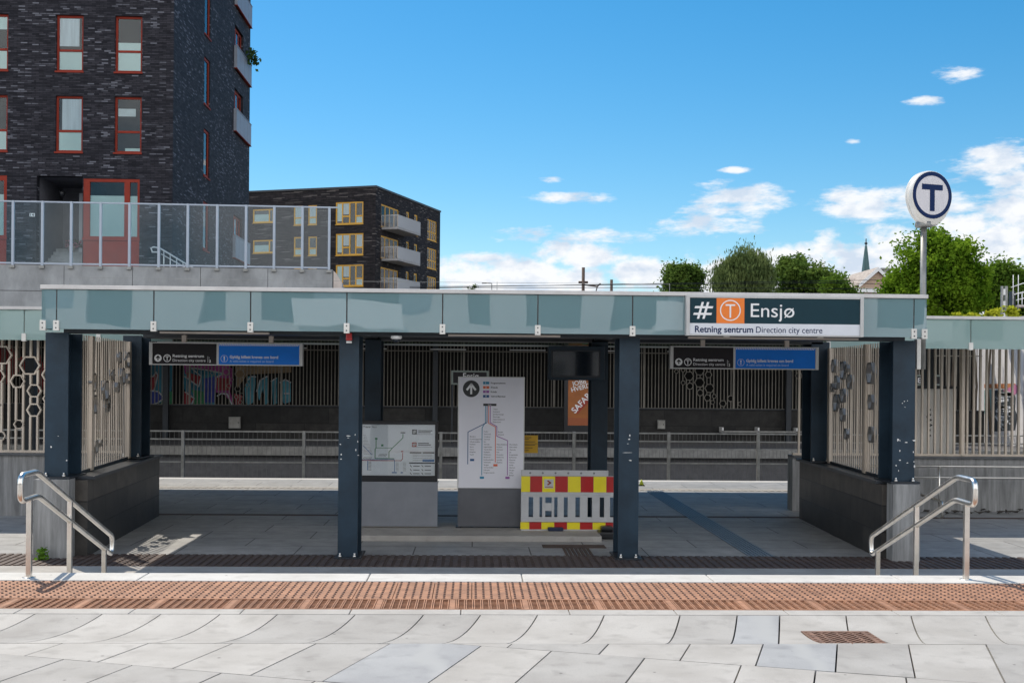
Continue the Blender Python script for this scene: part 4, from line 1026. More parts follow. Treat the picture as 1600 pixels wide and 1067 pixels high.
BYY = 47.0
z_st = PZ(635, BYY, 740)                                    # top of the slate wall
t = thing('slate_wall', (0, BYY, 0), 'rough black slate block wall along the far platform', 'wall')
boxes('wall', SLATEW, t, [(-34, PX(1537, BYY), BYY-.1, BYY+.6, 0, z_st-.05)]); boxes('coping', STEELD, t, [(-34, PX(1537, BYY), BYY-.14, BYY+.6, z_st-.048, z_st-.01)])
oB, uB = (-26, BYY+.1), (1, 0)
hb = hexpx([(650, 145, 18), (787, 135, 32), (845, 210, 18), (815, 273, 20), (925, 155, 44), (1018, 120, 20), (1000, 265, 20), (905, 303, 28), (890, 385, 18), (945, 365, 20), (930, 438, 20)], oB, uB, 6.4, 230, 560)
hb += hexpx([(385, 352, 15), (437, 340, 15), (483, 387, 34), (437, 440, 16), (490, 466, 25), (565, 345, 35), (635, 377, 25), (565, 438, 36), (570, 517, 25), (643, 483, 34), (627, 557, 25), (680, 545, 16), (667, 592, 16), (747, 602, 25), (808, 563, 24), (880, 605, 15), (1272, 345, 15), (1340, 385, 25), (1397, 425, 25), (1400, 350, 25), (670, 125, 18), (748, 120, 24), (625, 145, 20), (810, 142, 22)], oB, uB, 5, 980, 510)
xe = PX(1537, BYY)
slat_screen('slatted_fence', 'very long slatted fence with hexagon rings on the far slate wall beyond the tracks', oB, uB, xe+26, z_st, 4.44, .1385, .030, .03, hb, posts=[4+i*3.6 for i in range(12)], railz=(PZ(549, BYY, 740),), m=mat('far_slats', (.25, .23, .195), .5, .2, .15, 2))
fc = thing('platform_canopy', (-5, 44, 0), 'dark flat canopy over the far platform beyond the tracks', 'canopy')
boxes('roof_deck', STEELD, fc, [(-34, 16.5, 40.6, 47.9, 4.45, 4.60)])
for x in (-24, -12, -1.5, 12.5): boxes('column', STEELD, fc, [(x-.1, x+.1, 46.55, 46.75, 0, 4.45)])
for i in range(8): boxes('light_fitting', WHITE, fc, [(-11+i*3.1, -9.6+i*3.1, 46.2, 46.3, PZ(547, 46.2, 740), PZ(545.5, 46.2, 740))])
t = thing('retaining_wall', (0, 48, 0), 'dark retaining wall with faded colourful graffiti behind the far slatted fence', 'wall')
boxes('wall', mat('sooty_concrete', (.008, .008, .0075), .95, 0, .5, .6), t, [(-34, xe-.02, 48.0, 48.6, 0, 4.44)])
GY = 47.985
def paint(col, polys, nm, dy=0):
    q = MB()
    for pl in polys: q.face([P(a_, b_, GY-dy) for a_, b_ in pl])
    q.build('graffiti', mat('spray_'+nm, col, .8, 0, .35, 1.2), t)
def conv(l): return [(230+a_/6.4, 560+b_/6.4) for a_, b_ in l]
paint((0.052, 0.234, 0.338), [conv([(0, 60), (250, 60), (260, 200), (240, 330), (150, 440), (20, 470), (-40, 300)]), conv([(360, 100), (560, 120), (740, 150), (690, 200), (680, 470), (440, 470), (370, 300)])], 'petrol')
paint((0.416, 0.078, 0.286), [conv([(360, 40), (800, 60), (860, 110), (860, 180), (830, 330), (870, 470), (760, 350), (690, 340), (680, 180), (760, 150), (450, 90), (380, 160)])], 'magenta', .004)
paint((0.052, 0.286, 0.130), [conv([(150, 330), (250, 330), (260, 470), (120, 470), (170, 400)]), conv([(440, 310), (560, 330), (580, 460), (440, 465), (480, 400)])], 'green', .006)
paint((0.390, 0.052, 0.065), [conv([(30, 180), (100, 150), (80, 260), (60, 320), (10, 330)]), conv([(380, 130), (540, 180), (520, 280), (400, 190)]), conv([(370, 330), (420, 340), (470, 400), (420, 470), (370, 470)]), conv([(690, 190), (820, 200), (830, 320), (700, 320)]), conv([(870, 350), (950, 370), (930, 470), (880, 470)])], 'red', .010)
paint((0.052, 0.078, 0.364), [conv([(20, 320), (110, 330), (170, 395), (110, 440), (20, 465)]), conv([(560, 200), (680, 180), (670, 440), (580, 440)])], 'blue', .012)
paint((0.104, 0.364, 0.468), [conv([(985, 450), (975, 300), (1010, 180), (1080, 170), (1085, 240), (1060, 440), (1010, 465)]), conv([(1095, 330), (1130, 220), (1200, 180), (1215, 440), (1180, 465), (1160, 300), (1120, 420)]), conv([(1240, 230), (1300, 190), (1300, 450), (1260, 460)]), conv([(1330, 230), (1380, 210), (1435, 240), (1435, 430), (1370, 455), (1335, 400)])], 'pale_teal', .004)
paint((0.312, 0.221, 0.130), [conv([(880, 80), (1440, 80), (1440, 140), (1000, 160), (900, 300)])], 'ochre', .002)
paint((0.416, 0.052, 0.052), [[(-60, 520), (20, 540), (30, 580), (-10, 620), (-60, 610)], [(28, 560), (60, 545), (76, 600), (50, 622)]], 'dark_red', .004)
q = MB()
for pl in ([(20, 320), (110, 330), (170, 395), (110, 440), (20, 475)], [(30, 180), (60, 180), (90, 135), (105, 170), (70, 320)], [(440, 95), (540, 180), (515, 280), (375, 180)], [(700, 375), (740, 350), (800, 355), (850, 470)], [(450, 95), (620, 120), (760, 150), (690, 190), (680, 300)], [(440, 475), (540, 462), (690, 475)], [(380, 335), (470, 400), (440, 470)], [(1010, 215), (1040, 180), (1085, 185)], [(1095, 330), (1130, 215), (1200, 180)], [(1240, 230), (1290, 195)], [(1330, 240), (1380, 210), (1435, 240)], [(1370, 350), (1425, 350)]):
    pts = [(P(a_, b_, GY-.016).x, P(a_, b_, GY-.016).z) for a_, b_ in conv(pl)]; lineY(q, pts, .05, GY-.016)
q.build('graffiti_outline', mat('spray_white', (.55, .6, .65), .8), t)
for (a_, c_, y_, wd, hh, lb) in ((367.5, 0, 660, 18, 18, 'grey electrical box on the slate wall under the graffiti'), (1032.5, 0, 663, 12, 14, 'grey electrical box on the slate wall behind the right opening')):
    p = P(a_, y_, BYY-.1); w2, h2 = wd/1850*BYY/2, hh/1850*BYY/2
    t = thing('electrical_box', (p.x, BYY-.1, p.z-h2), lb, 'electrical box', 'electrical boxes on the slate wall')
    boxes('cabinet', GALV, t, [(p.x-w2, p.x+w2, BYY-.25, BYY-.105, p.z-h2, p.z+h2)], .01)
    boxes('door', mat('box_door', (.36, .35, .32), .6, .1, .2, 3), t, [(p.x-w2+.03, p.x+w2-.03, BYY-.262, BYY-.251, p.z-h2+.03, p.z+h2-.03)]); boxes('lock', BLACKP, t, [(p.x+w2-.09, p.x+w2-.06, BYY-.275, BYY-.263, p.z-.02, p.z+.03)])
def nameboard(pa, pb_, py0, py1, txt0, txt1, tb, cap, Y, label):
    x0, x1, z1, z0 = PX(pa, Y), PX(pb_, Y), PZ(py0, Y, (pa+pb_)/2), PZ(py1, Y, (pa+pb_)/2)
    t = thing('station_nameboard', ((x0+x1)/2, Y, 0), label, 'sign', 'station nameboards on the far platform')
    boxes('panel', SIGNBK, t, [(x0+.08, x1-.08, Y, Y+.06, z0+.06, z1-.06)])
    boxes('frame', mat('green_grey_frame', (.16, .19, .17), .5, .2), t, [(x0, x0+.08, Y-.01, Y+.08, z0, z1), (x1-.08, x1, Y-.01, Y+.08, z0, z1), (x0+.08, x1-.08, Y-.01, Y+.08, z1-.06, z1), (x0+.08, x1-.08, Y-.01, Y+.08, z0, z0+.06)])
    boxes('post', STEELD, t, [(x0+.02, x0+.07, Y+.09, Y+.14, 0, z1), (x1-.07, x1-.02, Y+.09, Y+.14, 0, z1)])
    q = MB(); letters(q, 'Ensjø', PX(txt0, Y), PZ(tb, Y, (pa+pb_)/2), Y-.012, cap, PX(txt1, Y)); q.build('lettering', WHITEL, t)
nameboard(705, 764, 579, 601, 724, 748, 591.5, .21, 44.5, 'black station nameboard half hidden behind the tall line map board')
nameboard(1405, 1472, 585.5, 602, 1434.5, 1457, 598, .19, 44.5, 'black station nameboard seen through the slats behind the right steel column')
# advertising poster case on the far platform
AY = 44.0
x0, x1, z1, z0 = PX(888, AY), PX(936, AY), PZ(527, AY, 905), PZ(664.5, AY, 905)
t = thing('advertising_board', ((x0+x1)/2, AY, 0), 'tall orange advertising poster in a black case on the far platform', 'poster')
boxes('case', BLACKP, t, [(x0-.14, x0, AY-.02, AY+.2, z0-.25, z1+.1), (x1, x1+.14, AY-.02, AY+.2, z0-.25, z1+.1), (x0, x1, AY-.02, AY+.2, z1, z1+.1), (x0, x1, AY-.02, AY+.2, z0-.25, z0)])
boxes('leg', BLACKP, t, [(x0, x0+.12, AY, AY+.15, 0, z0-.25), (x1-.12, x1, AY, AY+.15, 0, z0-.25)])
boxes('poster', mat('poster_orange', (.34, .105, .018), .4, 0, .25, 1.1), t, [(x0, x1, AY, AY+.05, z0, z1)])
q = MB(); e = AY-.004
f_ = lambda a_, b_: (PX(870+a_/6.667, AY), PZ(520+b_/6.667, AY, 900))
def adtxt(q, s, a_, b_, capx, ang):
    x, z = f_(a_, b_); letters(q, s, x, z, e-.004, capx/6.667/1850*AY, None, True, ang)
adtxt(q, 'JOBB', 165, 555, 46, .22); adtxt(q, 'HVERDAG', 160, 618, 46, .27); adtxt(q, 'SAFARI', 195, 840, 62, .82)
q.build('white_print', WHITEL, t)
q = MB(); q.face([(f_(*p)[0], e, f_(*p)[1]) for p in ((160, 810), (220, 845), (395, 660), (380, 600), (315, 640))]); q.build('red_wrapper', mat('poster_red', (.30, .03, .012), .4), t)
q = MB(); q.face([(f_(*p)[0], e+.001, f_(*p)[1]) for p in ((120, 960), (400, 960), (400, 890), (120, 880))]); q.build('lower_band', mat('poster_band', (.30, .08, .025), .4), t)
q = MB(); q.face([(f_(*p)[0], e+.001, f_(*p)[1]) for p in ((265, 120), (320, 120), (320, 55), (265, 55))]); q.build('green_patch', mat('poster_green', (.2, .26, .2), .4), t)
# leaning rail on the far platform
t = thing('leaning_rail', (PX(1190, 46.4), 46.4, 0), 'low leaning rail with pale brackets on the far slate wall', 'bench')
rz = PZ(674, 46.4, 1190)
boxes('rail', GALV, t, [(PX(1126, 46.4), PX(1300, 46.4), 46.3, 46.5, rz-.04, rz+.02)])
for p in (1129.5, 1185.5, 1245.5, 1298): boxes('bracket', WHITE, t, [(PX(p-1.2, 46.4), PX(p+1.2, 46.4), 46.3, 46.88, rz-.05, PZ(668, 46.4, 1190))])
# hi-vis wedge on the platform
p = G(1004, 755)
t = thing('warning_cone', (PX(1004, 26.8), 26.8, 0), 'tiny bright yellow marker on the platform beside the right inner column', 'marker')
x = PX(1004, 26.8)
q = MB(); q.lathe((x, 26.8), [(.055, .02), (.012, .14)], 12); q.build('cone', mat('hi_vis', (.6, .7, .05), .5), t); q = MB(); q.box(x-.07, x+.07, 26.73, 26.87, 0, .02); q.build('base', BLACKP, t)

# things seen through the right-hand fence
cY = 22.45
x0, x1, z1 = PX(1425, cY), PX(1492, cY), PZ(603, cY, 1460)
t = thing('metal_cabinet', ((x0+x1)/2, cY, 0), 'tall pale metal cabinet with scribbled tag behind the right fence', 'cabinet')
boxes('body', mat('pale_cabinet', (.86, .83, .78), .5, 0, .12, 1.3, stretch=(1, 1, .6)), t, [(x0, x1, cY, cY+.5, 0, z1-.05)], .01); boxes('lid', STEELD, t, [(x0-.03, x1+.03, cY-.04, cY+.54, z1-.05, z1)])
q = MB(); rr = random.Random(3)
for i in range(6):
    y = 637+i*8; lineY(q, [(PX(1451+rr.uniform(-2, 2), cY), PZ(y, cY, 1452)), (PX(1454+rr.uniform(-2, 3), cY), PZ(y+3, cY, 1452)), (PX(1450+rr.uniform(-2, 3), cY), PZ(y+6, cY, 1452))], .02, cY-.003)
q.build('tag', BLACKP, t)
# white side wall with graffiti, running away along the line
wx = 21.0
t = thing('tunnel_wall', (wx, 46, -1.1), 'sunlit white side wall with graffiti at the far right end of the tracks', 'wall')
boxes('wall', mat('white_wall', (.72, .70, .70), .8, 0, .06, 2), t, [(wx, wx+.5, 36, 53, -1.1, 5.0)])
def wallpt(p, y): s, z = ON(p, y, (wx-.006, 0), (0, 1)); return (wx-.006, s, z)
def wpaint(nm, col, polys, d=0.0, lines=False, wd=.08):
    q = MB()
    for pl in polys:
        pts = [Vector(wallpt(*p))-Vector((d, 0, 0)) for p in pl]
        if lines:
            for a_, b_ in zip(pts, pts[1:]):
                dd = (b_-a_); nn = Vector((0, -dd.z, dd.y)).normalized()*wd*.5; nn.y *= 4
                q.face([a_-nn, b_-nn, b_+nn, a_+nn])
        else: q.face(pts)
    q.build('graffiti', mat('wallspray_'+nm, col, .8, 0, .2, 2), t)
wpaint('dark', (.05, .06, .07), [[(1553, 610), (1583, 607), (1587, 622), (1586, 640), (1590, 650), (1586, 672), (1552, 674)]])
wpaint('rust', (.5, .2, .08), [[(1538, 600), (1586, 599), (1592, 606), (1560, 607), (1538, 606)]], .002)
wpaint('pink', (.55, .2, .35), [[(1567, 610), (1588, 600), (1591, 612), (1585, 617)]], .003)
wpaint('teal', (.25, .42, .42), [[(1538, 610), (1550, 608), (1551, 640), (1538, 646)]], .002)
rr = random.Random(5)
wpaint('lines', (.7, .72, .75), [[(1556+rr.uniform(0, 26), 612+i*3.1), (1556+rr.uniform(0, 28), 612+i*3.1+rr.uniform(-4, 4)), (1556+rr.uniform(0, 28), 612+i*3.1+rr.uniform(-2, 5))] for i in range(19)], .004, True, .1)

# ------------------------------------------------------------------ terrace with glass balustrade, concrete wall
o_ = (-30, PX(0, 36) and 35.2); dY = .055
oT = Vector((PX(0, 36.0), 36.0)); uT = Vector((1, .045)).normalized(); uTt = (uT.x, uT.y)
s_end, _ = ON(520, 420, oT, uTt); zW = ON(250, 417, oT, uTt)[1]; zG = ON(250, 318, oT, uTt)[1]
k = MB()
nrm = Vector((-uT.y, uT.x))
q0 = oT-uT*25; q1 = oT+uT*(s_end-.0)
k.prism([tuple(q0+nrm*.45), tuple(q1+nrm*.45), tuple(q1+nrm*14+uT*0), tuple(q0+nrm*14)], 4.6, 5.6)
tag(k.build('terrace', CONC), kind='structure')
t = thing('concrete_wall', (oT.x, oT.y, 4), 'stained grey concrete wall with dark joints carrying the glass balustrade', 'wall')
b = MB(); s = -25; segs = []
while s < s_end: segs.append(s); s += 2.02
off_ = ON(207, 440, oT, uTt)[0]
segs = [off_+2.02*i for i in range(-14, 12)]
for a_, c_ in zip(segs, segs[1:]):
    c_ = min(c_, s_end)
    if a_ >= s_end: break
    zj = zW-.78
    b.obox(oT, uTt, a_+.008, c_-.008, 0, .4, zj+.008, zW); b.obox(oT, uTt, a_+.008, c_-.008, 0, .4, 3.85, zj-.008)
b.build('wall', mat('stained_concrete', (.30, .31, .315), .85, 0, .28, 1.1, .3, 30, detail=10, stretch=(1, 1, .6)), t)
b = MB(); b.obox(oT, uTt, -25, s_end, .03, .38, 3.85, zW-.01); b.build('joint', mat('wall_joint', (.06, .06, .06), .9), t)
b = MB(); pl = [ON(p, y, oT, uTt) for p, y in ((521, 423), (526, 428), (534, 441), (534, 470), (521, 470))]
b.slab([(oT.x+uT.x*s_, oT.y+uT.y*s_, z) for s_, z in pl], (nrm.x, nrm.y, 0), .6); b.build('end_wing', CONCL, t)
t = thing('glass_balustrade', (oT.x, oT.y, zW), 'long grey framed glass balustrade along the top of the concrete wall', 'balustrade')
ps = [ON(p, 418, oT, uTt)[0] for p in (20, 66, 111, 157, 202, 248, 293, 339, 384, 428, 472, 514)]
st = (ps[5]-ps[0])/5
pp = [ps[0]-st*i for i in range(14, 0, -1)]+ps
FRM = mat('balustrade_frame', (.36, .41, .48), .45, .25, .06)
for s_ in pp:
    q = MB(); q.obox(oT, uTt, s_-.035, s_+.035, -.05, .04, zW-.02, zG); f_p = q.build('post', FRM, t, .004)
    q = MB(); q.obox(oT, uTt, s_-.07, s_+.07, -.09, .06, zW-.10, zW-.02); q.build('base_shoe', GALV, f_p)
for nm_, za_, zb_ in (('top_rail', zG-.045, zG-.002), ('bottom_rail', zW+.02, zW+.07)):
    b = MB(); b.obox(oT, uTt, pp[0], ps[-1]+(.25 if nm_ == 'top_rail' else 0), -.03, .02, za_, zb_); b.build(nm_, FRM, t)
for a_, c_ in zip(pp, pp[1:]):
    if c_ < -3: continue
    q = MB(); q.obox(oT, uTt, a_+.04, c_-.04, -.012, -.002, zW+.07, zG-.045); q.build('glass_pane', BALG, t)

# ------------------------------------------------------------------ buildings
def wall_holes(mb, o, u, s0, s1, z0, z1, holes, thick):
    """upright wall along u with rectangular openings, reveals included; outside is to the right of u"""
    n = (-u[1], u[0])
    pt = lambda s, z, d=0: (o[0]+u[0]*s+n[0]*d, o[1]+u[1]*s+n[1]*d, z)
    ss = sorted({s0, s1}|{h[i] for h in holes for i in (0, 1) if s0 < h[i] < s1}); zs = sorted({z0, z1}|{h[i] for h in holes for i in (2, 3) if z0 < h[i] < z1})
    for a_, b_ in zip(ss, ss[1:]):
        for c_, d_ in zip(zs, zs[1:]):
            ms, mz = (a_+b_)/2, (c_+d_)/2
            if any(h[0] < ms < h[1] and h[2] < mz < h[3] for h in holes): continue
            mb.face([pt(a_, c_), pt(b_, c_), pt(b_, d_), pt(a_, d_)])
    for h in holes:
        a_, b_, c_, d_ = max(h[0], s0), min(h[1], s1), h[2], h[3]
        mb.face([pt(a_, c_), pt(a_, d_), pt(a_, d_, thick), pt(a_, c_, thick)]); mb.face([pt(b_, d_), pt(b_, c_), pt(b_, c_, thick), pt(b_, d_, thick)])
        mb.face([pt(a_, d_), pt(b_, d_), pt(b_, d_, thick), pt(a_, d_, thick)]); mb.face([pt(b_, c_), pt(a_, c_), pt(a_, c_, thick), pt(b_, c_, thick)])
def window(par, o, u, s0, s1, z0, z1, fm, bars_s=(), bars_z=(), inset=.10, fw=.07, panes=None, blind=None, sill=True):
    """frame with mullions, one pane per light (frosted where named), optional curtain behind"""
    q = MB(); d0, d1 = inset, inset+.07
    q.obox(o, u, s0, s0+fw, d0, d1, z0, z1); q.obox(o, u, s1-fw, s1, d0, d1, z0, z1); q.obox(o, u, s0+fw, s1-fw, d0, d1, z1-fw, z1); q.obox(o, u, s0+fw, s1-fw, d0, d1, z0, z0+fw)
    for b_ in bars_s: q.obox(o, u, b_-fw*.45, b_+fw*.45, d0+.004, d1-.004, z0+fw, z1-fw)
    ss = [s0+fw]+list(bars_s)+[s1-fw]
    for (i, zb_) in bars_z:                                # transom in light i (None = all)
        for j, (a_, c_) in enumerate(zip(ss, ss[1:])):
            if i is None or i == j: q.obox(o, u, a_+.01, c_-.01, d0+.002, d1-.002, zb_-fw*.5, zb_+fw*.5)
    if sill: q.obox(o, u, s0-.03, s1+.03, -.05, d0, z0-.06, z0)
    f = q.build('window', fm, par)
    q = MB(); q.obox(o, u, s0+fw*.5, s1-fw*.5, d0+.03, d0+.036, z0+fw*.5, z1-fw*.5); q.build('pane', WING, f)
    for (a_, c_, b_, d_, m_) in (panes or []):
        q = MB(); q.obox(o, u, a_, c_, d0+.045, d0+.06, b_, d_); q.build('frosted_light' if m_ is FROST else 'curtain', m_, f)
    return f
# tall dark building on the terrace
HY = 47.0
hx0 = -46.; hx1 = PX(270, HY, 250)
bl = thing('apartment_building', (hx1-10, HY, 5), 'tall dark brick apartment block with red window frames rising above the terrace', 'building')
oF, uF = (0, HY), (1, 0)
Sx = lambda p, y=200: ON(p, y, oF, uF)[0]
Sz = lambda y, p=130: ON(p, y, oF, uF)[1]
fl = Sz(27)-Sz(153)                                        # storey height
rows = [(Sz(24), Sz(112)), (Sz(151), Sz(239))]
zrows = [(Sz(24)+fl*k_, Sz(112)+fl*k_) for k_ in (2, 1, 0, -1)]
wins = []
cols = [(Sx(-22), Sx(11.5)), (Sx(86.5), Sx(129)), (Sx(178.5), Sx(221))]
cols += [(cols[0][0]-3.4*k_, cols[0][1]-3.4*k_) for k_ in (1, 2, 3)]
holes = []
for ri, (zt_, zb_) in enumerate(zrows):
    for ci, (a_, c_) in enumerate(cols): holes.append((a_, c_, zb_, zt_)); wins.append((ri, ci, a_, c_, zb_, zt_))
z_b = 5.0
dr = (Sx(58), Sx(130), 5.0, Sz(276)); gz = (Sx(131), Sx(219), 5.0, Sz(279)); gl = (Sx(-24), Sx(11.5), 5.0, Sz(276))
holes += [dr, gz, gl]
ztop = zrows[0][0]+2.0
b = MB(); wall_holes(b, oF, uF, hx0, hx1, z_b, ztop, holes, .32); b.build('front_wall', BRICK, bl)
# side wall
oS, uS = (hx1, HY), (0, 1); sL = ON(390, 200, oS, uS)[0]
sw = []
for (p0, p1) in ((-38, 55), (90, 165), (203, 277), (316, 392)):
    s0_, s1_ = ON(318.5, 200, oS, uS)[0], ON(327.5, 200, oS, uS)[0]; zt_, zb_ = ON(322, p0, oS, uS)[1], ON(322, p1, oS, uS)[1]; sw.append((s0_, s1_, zb_, zt_))
lw = []
for yb in (-33, 67, 167, 367):                              # balcony rail tops at px 364
    zr = ON(364, yb, oS, uS)[1]; s0_, s1_ = ON(365, 200, oS, uS)[0], ON(388, 200, oS, uS)[0]; lw.append((s0_+.15, s0_+2.3, zr-1.1, zr+1.05))
b = MB(); wall_holes(b, oS, uS, 0, sL, z_b, ztop, sw+lw, .32)
b.face([(hx1, HY+sL, z_b), (hx0, HY+sL, z_b), (hx0, HY+sL, ztop), (hx1, HY+sL, ztop)]); b.face([(hx0, HY, ztop), (hx1, HY, ztop), (hx1, HY+sL, ztop), (hx0, HY+sL, ztop)])
b.build('side_wall', BRICK, bl)
b = MB(); b.box(hx0, hx1+.06, HY-.06, HY+.3, ztop, ztop+.12); b.build('parapet', STEELD, bl)
b = MB(); b.box(hx0+.4, hx1-.4, HY+3.1, HY+3.15, z_b, ztop-.2); b.box(hx1-1.2, hx1-1.15, HY+1.2, HY+sL-.4, z_b, ztop-.2); b.build('interior', ROOM, bl)
LAMPW = mat('pale_interior', (.8, .8, .82), .9, var=.1)
rr = random.Random(11)
for ri, ci, a_, c_, zb_, zt_ in wins:
    fw = .085; H_ = zt_-zb_; ztr = zt_-H_*.62; panes = [(a_+fw, c_-fw, zb_+fw, ztr-.04, FROST)]
    if ci == 1: panes.append((a_+fw+(0.12 if ri == 3 else 0), c_-fw-(.12 if ri == 2 else 0), ztr+.06+(.12 if ri == 2 else 0), zt_-fw-(.02), CURT))
    if ci == 2:
        panes = [(a_+fw, c_-fw, zb_+fw, ztr-.04, FROST)] if ri == 2 else [(a_+fw+.3, c_-fw, zb_+fw, zb_+fw+.12, FROST)]
        if ri == 2: panes.append((a_+fw, c_-fw, ztr+.05, ztr+.35, FROST))
        else: panes.append((a_+fw+.02, a_+fw+.7, zt_-.75, zt_-.45, LAMPW))
    if ci == 0 and ri == 2: panes.append((a_+fw, c_-fw, ztr+.8, zt_-fw, FROST))
    window(bl, oF, uF, a_, c_, zb_, zt_, REDF, (), ((None, ztr),), inset=.12, fw=fw, panes=panes)
for a_, c_, zb_, zt_ in sw: window(bl, oS, uS, a_, c_, zb_, zt_, REDF, (), (), inset=.05, fw=.12)
BALR = mat('balcony_metal', (.25, .27, .31), .5, .25, .1, 3)
for (a_, c_, zb_, zt_), yb in zip(lw, (-33, 67, 167, 367)):
    window(bl, oS, uS, a_, c_, zb_, zt_, REDF, (a_+.75, a_+1.5), (), inset=.12, fw=.12)
    zr = zb_+1.1; s0_ = ON(365, 200, oS, uS)[0]; s1_ = s0_+ (ON(389.5, 200, oS, uS)[0]-s0_)*.97
    q = MB()
    for i in range(4):
        sa = s0_+(s1_-s0_)*i/4
        q.obox(oS, uS, sa+.02, s0_+(s1_-s0_)*(i+1)/4-.02, -.13, -.10, zr-1.12, zr-.04)
    q.obox(oS, uS, s0_, s1_, -.15, -.09, zr-.035, zr); q.obox(oS, uS, s0_, s0_+.03, -.15, 0, zr-1.12, zr-.036)
    bal = q.build('balcony', BALR, bl)
    q = MB(); q.obox(oS, uS, s0_, s1_, -.15, 0, zr-1.16, zr-1.125); q.build('balcony_floor', REDF, bal)
# recessed entrance with steps, glazed red bay
b = MB(); a_, c_, z0_, z1_ = dr
b.face([(a_, HY+.3, z0_), (a_, HY+3, z0_), (a_, HY+3, z1_), (a_, HY+.3, z1_)]); b.face([(c_, HY+3, z0_), (c_, HY+.3, z0_), (c_, HY+.3, z1_), (c_, HY+3, z1_)])
b.face([(a_, HY+.3, z1_), (c_, HY+.3, z1_), (c_, HY+3, z1_), (a_, HY+3, z1_)]); b.face([(a_, HY+3, z0_), (c_, HY+3, z0_), (c_, HY+3, z1_), (a_, HY+3, z1_)])
b.build('porch', mat('porch_grey', (.10, .10, .115), .8, var=.15), bl)
zd = Sz(380)
boxes('porch_side', mat('porch_white', (.42, .43, .45), .7, var=.08), bl, [(Sx(98), Sx(119), HY+2.0, HY+2.98, zd-.5, Sz(290))])
f = boxes('door', mat('dark_red_door', (.11, .016, .014), .4), bl, [(Sx(119.5), c_-.03, HY+1.9, HY+2.0, zd, Sz(297))]); boxes('handle', INOX, f, [(Sx(122), Sx(123.4), HY+1.85, HY+1.895, Sz(344), Sz(336))])
boxes('porch_steps', CONC, bl, [(a_+.02, c_-.02, HY+.35+i*.3, HY+2.9, z0_, zd-(6-i)*.16) for i in range(7)])
q = MB(); q.lathe((Sx(84), HY+1.0), [(.001, Sz(292)), (.12, Sz(293)), (.14, Sz(297)), (.10, Sz(302))], 12); q.build('porch_lamp', BLACKP, bl)
for (a_, c_, z0_, z1_), isL in ((gz, 0), (gl, 1)):
    zg0, zg1 = Sz(369), Sz(284)
    if isL: sp = [(a_+.12, c_-.12)]
    else: sp = [(Sx(141), Sx(195)), (Sx(203.5), Sx(215.5))]
    q = MB(); xs_ = [a_]+[v for s_ in sp for v in s_]+[c_]
    for i in range(0, len(xs_), 2): q.box(xs_[i], xs_[i+1], HY+.02, HY+.14, zg0, zg1)
    q.box(a_, c_, HY+.02, HY+.14, zg1, z1_-.0); q.box(a_, c_, HY+.02, HY+.14, z0_, zg0)
    q.box(a_-.02, c_+.02, HY-.03, HY+.02, zg0-.16, zg0-.05)
    f = q.build('window', REDF, bl)
    for s0_, s1_ in sp:
        boxes('pane', WING, f, [(s0_, s1_, HY+.06, HY+.066, zg0, zg1)]); boxes('frosted_light', FROST, f, [(s0_, s1_, HY+.09, HY+.10, zg0, Sz(305))])
p = P(50.5, 336, HY)
f = boxes('number_plate', WHITE, bl, [(p.x-.1, p.x+.1, HY-.02, HY-.001, p.z-.065, p.z+.065)])
q = MB(); letters(q, '14', p.x-.075, p.z-.05, HY-.023, .10, p.x+.075, True); q.build('number', BLACKP, f)
# flower tub modelled from a reflection in the balustrade glass, small things by the entrance
x = Sx(86); yp = HY+2.0; z0_ = zd-.16
t = thing('flower_pot_reflection', (x, yp, z0_), 'pale flower pot with pink flowers on the entrance steps, modelled from a glass reflection', 'flower pot')
q = MB(); q.lathe((x, yp), [(.10, z0_), (.15, z0_+.20), (.17, z0_+.22), (.16, z0_+.24)], 12); q.build('pot', CONCL, t)
q = MB()
for i in range(160):
    c_ = Vector((x+random.uniform(-.2, .45), yp+random.uniform(-.12, .12), z0_+.22+random.uniform(0, .36)*random.random()**.5)); d1 = Vector((random.gauss(0, 1), random.gauss(0, 1), random.gauss(0, 1))).normalized()*.06; d2 = d1.orthogonal().normalized()*.04
    q.mi = 1 if random.random() < .4 else 0; q.face([c_-d1, c_+d2, c_+d1, c_-d2])
q.build('flowers', [leaf_mat('pot_leaf', (.03, .06, .02), (.06, .1, .03)), mat('pink_petal', (.5, .15, .22), .7)], t)
t = thing('stair_railing', (PX(260, HY-2), HY-2, 5.6), 'pale tubular stair railing in front of the brick corner', 'railing')
q = MB(); yr = HY-2
pts = [P(a_, b_, yr) for a_, b_ in ((250, 394), (238, 394), (236, 388), (240, 386), (250, 388), (300, 418), (316, 428))]; q.tube(pts, .03, 8)
q.tube([P(252, 397, yr), P(300, 424, yr), P(312, 430, yr)], .02, 8)
q.build('rail', ALU, t)
q = MB()
for a_, b_ in ((256, 392), (266, 398), (276, 404), (286, 410), (296, 416)): q.tube([P(a_, b_, yr), P(a_, b_+35, yr)], .022, 8)
q.build('post', ALU, t)
t = thing('balcony_plant', tuple(P(391, 88, HY+sL*.93)), 'bushy green plant hanging over the tall building balcony', 'plant')
q = MB(); c0 = Vector((hx1+.35, HY+sL*.92, ON(364, 67, oS, uS)[1]+.1))
for i in range(90):
    c_ = c0+Vector((random.gauss(0, .16), random.gauss(0, .5), random.gauss(0, .2))); d1 = Vector((random.gauss(0, 1), random.gauss(0, 1), random.gauss(0, 1))).normalized()*.12; d2 = d1.orthogonal().normalized()*.08
    q.face([c_-d1, c_+d2, c_+d1, c_-d2])
q.build('foliage', MATS['pot_leaf'], t)

